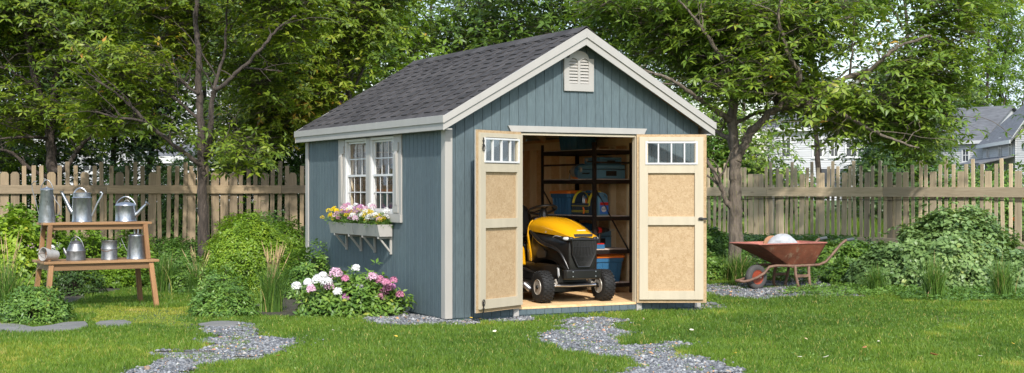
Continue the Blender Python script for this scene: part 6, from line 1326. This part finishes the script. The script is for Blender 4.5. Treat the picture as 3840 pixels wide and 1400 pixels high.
# big tree right of the shed
tree('broad_tree', 'big spreading tree with mossy forked trunk right of the shed', 'tree', 19.6, [
    (k6([(262, 1290, 0), (268, 1100, 0), (262, 940, 0), (262, 800, 0), (250, 600, 0), (262, 450, .05), (262, 300, .1), (248, 150, .15), (245, 0, .2), (240, -200, .2), (250, -400, .3)]), 28, 9),
    (k6([(270, 810, 0), (310, 730, -.05), (380, 630, -.15), (470, 550, -.3), (600, 520, -.5), (700, 470, -.6), (840, 385, -.6), (960, 345, -.8), (1020, 280, -1), (1100, 230, -1.1), (1250, 180, -1.2)]), 20, 4),
    (k6([(470, 550, -.3), (545, 460, -.5), (590, 380, -.7), (535, 280, -.8), (505, 190, -.9), (480, 80, -1), (520, -60, -1)]), 12, 4),
    (k6([(480, 540, -.3), (450, 440, .1), (428, 320, .2), (410, 190, .4), (430, 60, .5), (410, -100, .5)]), 11, 4),
    (k6([(245, 610, 0), (170, 560, -.3), (80, 500, -.5), (-10, 430, -.7), (-110, 380, -.8), (-230, 350, -.8)]), 13, 4),
    (k6([(240, 700, 0), (170, 665, .2), (110, 650, .3), (40, 600, .4)]), 11, 4),
    (k6([(270, 620, 0), (360, 575, .5), (440, 560, .7), (540, 500, 1)]), 8, 3),
    (k6([(600, 520, -.5), (720, 545, -.7), (850, 600, -.8), (960, 660, -.9), (1090, 715, -1), (1190, 745, -1)]), 10, 3),
    (k6([(255, 420, .05), (200, 300, -.4), (120, 180, -.6), (60, 90, -.7), (-20, 0, -.8)]), 9, 3),
    (k6([(262, 340, .05), (330, 230, -.2), (380, 150, -.3), (460, 130, -.4)]), 9, 3),
    (k6([(840, 385, -.6), (930, 410, -.4), (1060, 470, -.2), (1200, 540, 0), (1330, 590, 0)]), 7, 3),
    (k6([(500, 560, -.3), (640, 480, .4), (780, 420, .8), (900, 470, 1), (1050, 500, 1.2)]), 8, 3),
    (k6([(258, 1060, 0), (215, 1005, -.05), (190, 930, -.1), (150, 850, -.1), (100, 790, -.1), (40, 730, 0)]), 11, 6),
], [k6([(-420, -60, 0), (1540, -60, 0), (1500, 0, 0), (1450, 180, 0), (1390, 330, 0), (1320, 520, 0), (1250, 640, 0), (1220, 745, 0), (1120, 750, 0), (1040, 700, 0), (930, 620, 0), (800, 640, 0), (700, 590, 0), (560, 520, 0), (420, 450, 0), (330, 500, 0), (200, 470, 0), (80, 420, 0), (-60, 330, 0), (-220, 300, 0), (-400, 120, 0)])][0:0] or
    [[(a, b) for a, b, _ in k6([(-420, -60, 0), (1540, -60, 0), (1500, 0, 0), (1450, 180, 0), (1390, 330, 0), (1320, 520, 0), (1250, 640, 0), (1220, 745, 0), (1120, 750, 0), (1040, 700, 0), (930, 620, 0), (800, 640, 0), (700, 590, 0), (560, 520, 0), (420, 450, 0), (330, 500, 0), (200, 470, 0), (80, 420, 0), (-60, 330, 0), (-220, 300, 0), (-400, 120, 0)])]],
    980, LF_B, BARKM, .12, .34, 1.25, 11, wh=8, sprd=.24, gap=.46, tbias=.56, drp=.15, yback=.35, side=4)
# slim forked tree in front of the left fence
tree('slim_tree', 'slim forked tree standing in front of the brown fence, right of the bench', 'tree', 19.9, [
    (k1([(1020, 1290, 0), (1022, 1100, 0), (1018, 940, 0), (1015, 800, 0), (1010, 620, 0), (1000, 430, .1), (1000, 290, .1), (985, 120, .2), (990, -40, .2), (980, -300, .3)]), 22, 7),
    (k1([(1018, 835, 0), (980, 810, -.1), (860, 720, -.3), (740, 615, -.5), (640, 520, -.6), (560, 450, -.7), (480, 400, -.8)]), 11, 3),
    (k1([(740, 615, -.5), (660, 600, -.7), (580, 590, -.8), (480, 560, -.9)]), 6, 2.5),
    (k1([(1035, 790, 0), (1060, 640, -.3), (1070, 480, -.4), (1120, 430, -.5), (1220, 340, -.6), (1320, 240, -.7), (1390, 150, -.7), (1490, 80, -.8)]), 12, 3.5),
    (k1([(1070, 500, -.4), (1090, 390, -.2), (1130, 260, 0), (1140, 100, 0), (1150, -80, 0)]), 8, 3),
    (k1([(1000, 600, 0), (930, 540, .3), (860, 480, .5), (780, 430, .6)]), 7, 3),
    (k1([(1000, 470, 0), (920, 420, .3), (850, 330, .5), (800, 200, .6)]), 6, 2.5),
    (k1([(1045, 800, 0), (1100, 740, .3), (1180, 710, .5), (1260, 690, .6)]), 6, 2.5),
    (k1([(1025, 830, 0), (1080, 760, .4), (1150, 800, .6), (1230, 810, .7)]), 4, 2),
    (k1([(1220, 340, -.6), (1320, 350, -.4), (1420, 360, -.3)]), 5, 2),
], [[(a, b) for a, b, _ in k1([(360, -120, 0), (1600, -120, 0), (1560, 100, 0), (1500, 200, 0), (1420, 420, 0), (1330, 560, 0), (1250, 480, 0), (1150, 330, 0), (1060, 250, 0), (940, 300, 0), (860, 430, 0), (760, 500, 0), (640, 640, 0), (470, 640, 0), (430, 520, 0), (500, 430, 0), (420, 330, 0), (430, 200, 0)])],
    [(a, b) for a, b, _ in k1([(1040, 760, 0), (1180, 640, 0), (1330, 660, 0), (1330, 840, 0), (1160, 830, 0)])], [(a, b) for a, b, _ in k1([(680, 700, 0), (900, 620, 0), (960, 720, 0), (860, 830, 0), (700, 800, 0)])]],
    540, LF_A, BARK, .11, .34, 1.2, 12, wh=8, sprd=.22, gap=.5, tbias=.58, yback=.55, side=4)
# several stemmed tree at the far left, behind the fence
tree('stemmed_tree', 'dark several stemmed tree behind the fence at the far left', 'tree', 22.8, [
    (k1([(262, 1200, 0), (262, 960, 0), (258, 800, 0), (250, 640, 0), (215, 540, 0), (180, 400, 0), (150, 250, 0), (120, 100, 0), (90, -100, 0)]), 26, 8),
    (k1([(255, 640, 0), (270, 500, .1), (285, 350, .2), (300, 200, .2), (300, 60, .2), (310, -120, .2)]), 17, 7),
    (k1([(262, 860, 0), (330, 850, -.3), (390, 760, -.4), (440, 700, -.5), (490, 660, -.6), (560, 610, -.8)]), 12, 4),
    (k1([(250, 700, 0), (180, 690, -.3), (90, 690, -.5), (0, 700, -.6)]), 7, 3),
    (k1([(262, 900, 0), (150, 850, -.3), (60, 770, -.4), (-20, 750, -.6)]), 9, 4),
    (k1([(300, 200, .2), (400, 130, .4), (520, 60, .5)]), 7, 3),
    (k1([(285, 350, .2), (400, 280, .4), (520, 240, .5), (650, 220, .6)]), 7, 3),
    (k1([(200, 470, 0), (120, 400, -.4), (40, 350, -.6), (-40, 330, -.8)]), 7, 3),
    (k1([(270, 480, .1), (370, 500, .5), (440, 380, .6)]), 5, 3),
], [[(a, b) for a, b, _ in k1([(-250, -120, 0), (640, -120, 0), (640, 150, 0), (560, 330, 0), (460, 440, 0), (420, 600, 0), (560, 640, 0), (420, 720, 0), (340, 620, 0), (260, 560, 0), (160, 640, 0), (150, 830, 0), (40, 860, 0), (-250, 860, 0)])]],
    680, LF_A, BARK, .115, .34, 1.2, 13, wh=8, sprd=.25, gap=.46, tbias=.54, yback=.3, side=3)
# leaning dark tree just behind the shed's left
tree('leaning_tree', 'leaning dark tree with yellowing leaves close behind the left roof end', 'tree', 23.6, [
    (k1([(1760, 1200, 0), (1750, 800, 0), (1725, 560, 0), (1640, 400, 0), (1580, 270, 0), (1545, 140, 0), (1500, 0, 0), (1460, -200, 0)]), 17, 6),
    (k1([(1690, 480, 0), (1650, 340, .3), (1600, 230, .4), (1590, 100, .4)]), 9, 4),
    (k1([(1750, 560, 0), (1760, 380, 0), (1740, 200, 0), (1730, 40, 0), (1740, -200, 0)]), 12, 4),
    (k1([(1750, 500, 0), (1820, 360, 0), (1860, 220, 0), (1900, 90, 0)]), 7, 3),
], [[(a, b) for a, b, _ in k1([(1280, -100, 0), (2050, -100, 0), (1960, 60, 0), (1900, 240, 0), (1800, 330, 0), (1700, 480, 0), (1620, 600, 0), (1480, 740, 0), (1230, 780, 0), (1120, 640, 0), (1230, 420, 0), (1330, 200, 0)])]],
    750, LF_A, BARK, .11, .36, 1.1, 14, wh=7, sprd=.26, gap=.47, tbias=.62, yback=.3, side=3)
# backdrop trees
def back(name, lab, u, Y, w, top, bot, n, leaf, seed, Lm=.17, tb=.4, thick=2.2, gap=.3, tr=14, holes=.5, sp=.4, group='trees behind the garden', gs=1.1):
    t = [((u, 940, 0), (u+random.uniform(-20, 20), 700, 0), (u+random.uniform(-30, 30), 350, 0), (u+random.uniform(-40, 40), 60, 0), (u, -60, 0))]
    st = [(list(t[0]), tr, 4)]
    for i in range(5):
        v0 = 560-i*150; s = -1 if i % 2 else 1; st.append(([(u, v0, 0), (u+s*w*.3, v0-70, .3), (u+s*w*.6, v0-130, .5), (u+s*w*.85, v0-230, .7)], tr*.42, 3))
    rr_ = random.Random(seed); pl = []
    for i in range(28):
        a = 2*math.pi*i/28; q = 1+rr_.uniform(-.14, .14); c = (top+bot)/2; hh = (bot-top)/2; pl.append((u+math.copysign(abs(math.cos(a))**.75, math.cos(a))*w*q, c+math.copysign(abs(math.sin(a))**.8, math.sin(a))*hh*q))
    return tree(name, lab, 'tree', Y, st, [pl], n, leaf, BARK, Lm, .38, thick, seed, wh=6, k=5, sprd=sp, gap=gap, tbias=tb, group=group, tw=1.3, gs=gs)
back('woodland_tree', 'dense dark tree behind the fence at the far left edge', 30, 28, 270, -130, 700, 400, LF_F, 21, tb=.55)
back('woodland_tree', 'dense dark tree behind the several stemmed tree', 420, 29.5, 260, -130, 660, 380, LF_F, 22, tb=.60)
back('woodland_tree', 'dark tree behind the slim tree, left of the white gable', 560, 31, 170, -130, 560, 190, LF_F, 23, tb=.7)
back('woodland_tree', 'dark leafy tree between the white gable and the shed roof', 1010, 27, 190, -130, 690, 400, LF_A, 24, Lm=.15, tb=.30)
back('woodland_tree', 'tall tree over the white gable at the left', 760, 33, 260, -130, 190, 220, LF_A, 25, Lm=.19, tb=.45, sp=.5)
back('pale_tree', 'bright pale green tree behind the left slope of the shed roof', 1360, 29, 200, -130, 420, 322, LF_C, 26, Lm=.16, tb=.42, gap=.42)
back('woodland_tree', 'green tree behind the middle of the shed roof', 1640, 31, 220, -130, 330, 290, LF_B, 27, tb=.45, gap=.42, Lm=.16)
back('woodland_tree', 'green tree behind the shed gable peak', 2060, 30, 300, -130, 300, 400, LF_B, 28, tb=.38, gap=.38, Lm=.16)
back('woodland_tree', 'green tree behind the right slope of the shed roof', 2520, 30, 280, -130, 560, 460, LF_B, 29, tb=.42, gap=.36, Lm=.15)
back('low_tree', 'low hanging leafy tree behind the big trunk, before the middle house', 2790, 29, 120, 420, 720, 220, LF_B, 30, Lm=.14, tb=.55, gap=.36, tr=7, thick=1.5)
back('woodland_tree', 'dense dark green tree between the two far houses', 3385, 36, 115, 250, 790, 600, LF_B, 31, Lm=.17, tb=.30, gap=.2, sp=.4)
back('woodland_tree', 'tree crown high behind the big spreading tree', 3060, 38, 330, -130, 200, 260, LF_A, 32, Lm=.19, tb=.55, sp=.55, gap=.4)
back('thin_tree', 'thin tall airy tree left of the right-hand house', 3697, 128, 95, -80, 440, 210, LF_C, 33, Lm=.42, tb=.30, gap=.45, tr=7, sp=1.0, thick=4, gs=.4, group='thin trees at the right')
back('thin_tree', 'thin tall airy tree at the right edge above the house roof', 3778, 132, 80, -80, 400, 170, LF_C, 34, Lm=.42, tb=.26, gap=.45, tr=7, sp=1.0, thick=4, gs=.4, group='thin trees at the right')
back('thin_tree', 'small airy tree between the dark tree and the right-hand house', 3630, 134, 60, 330, 480, 120, LF_C, 35, Lm=.42, tb=.25, gap=.4, tr=4, sp=.8, thick=3, gs=.4, group='thin trees at the right')
back('woodland_tree', 'dense tree behind the fence beyond the left edge of the garden', -330, 29, 230, -100, 680, 230, LF_F, 36, tb=.5)
back('woodland_tree', 'leafy tree beyond the fence past the right edge of the garden', 4120, 31, 200, -60, 650, 230, LF_B, 37, tb=.45)
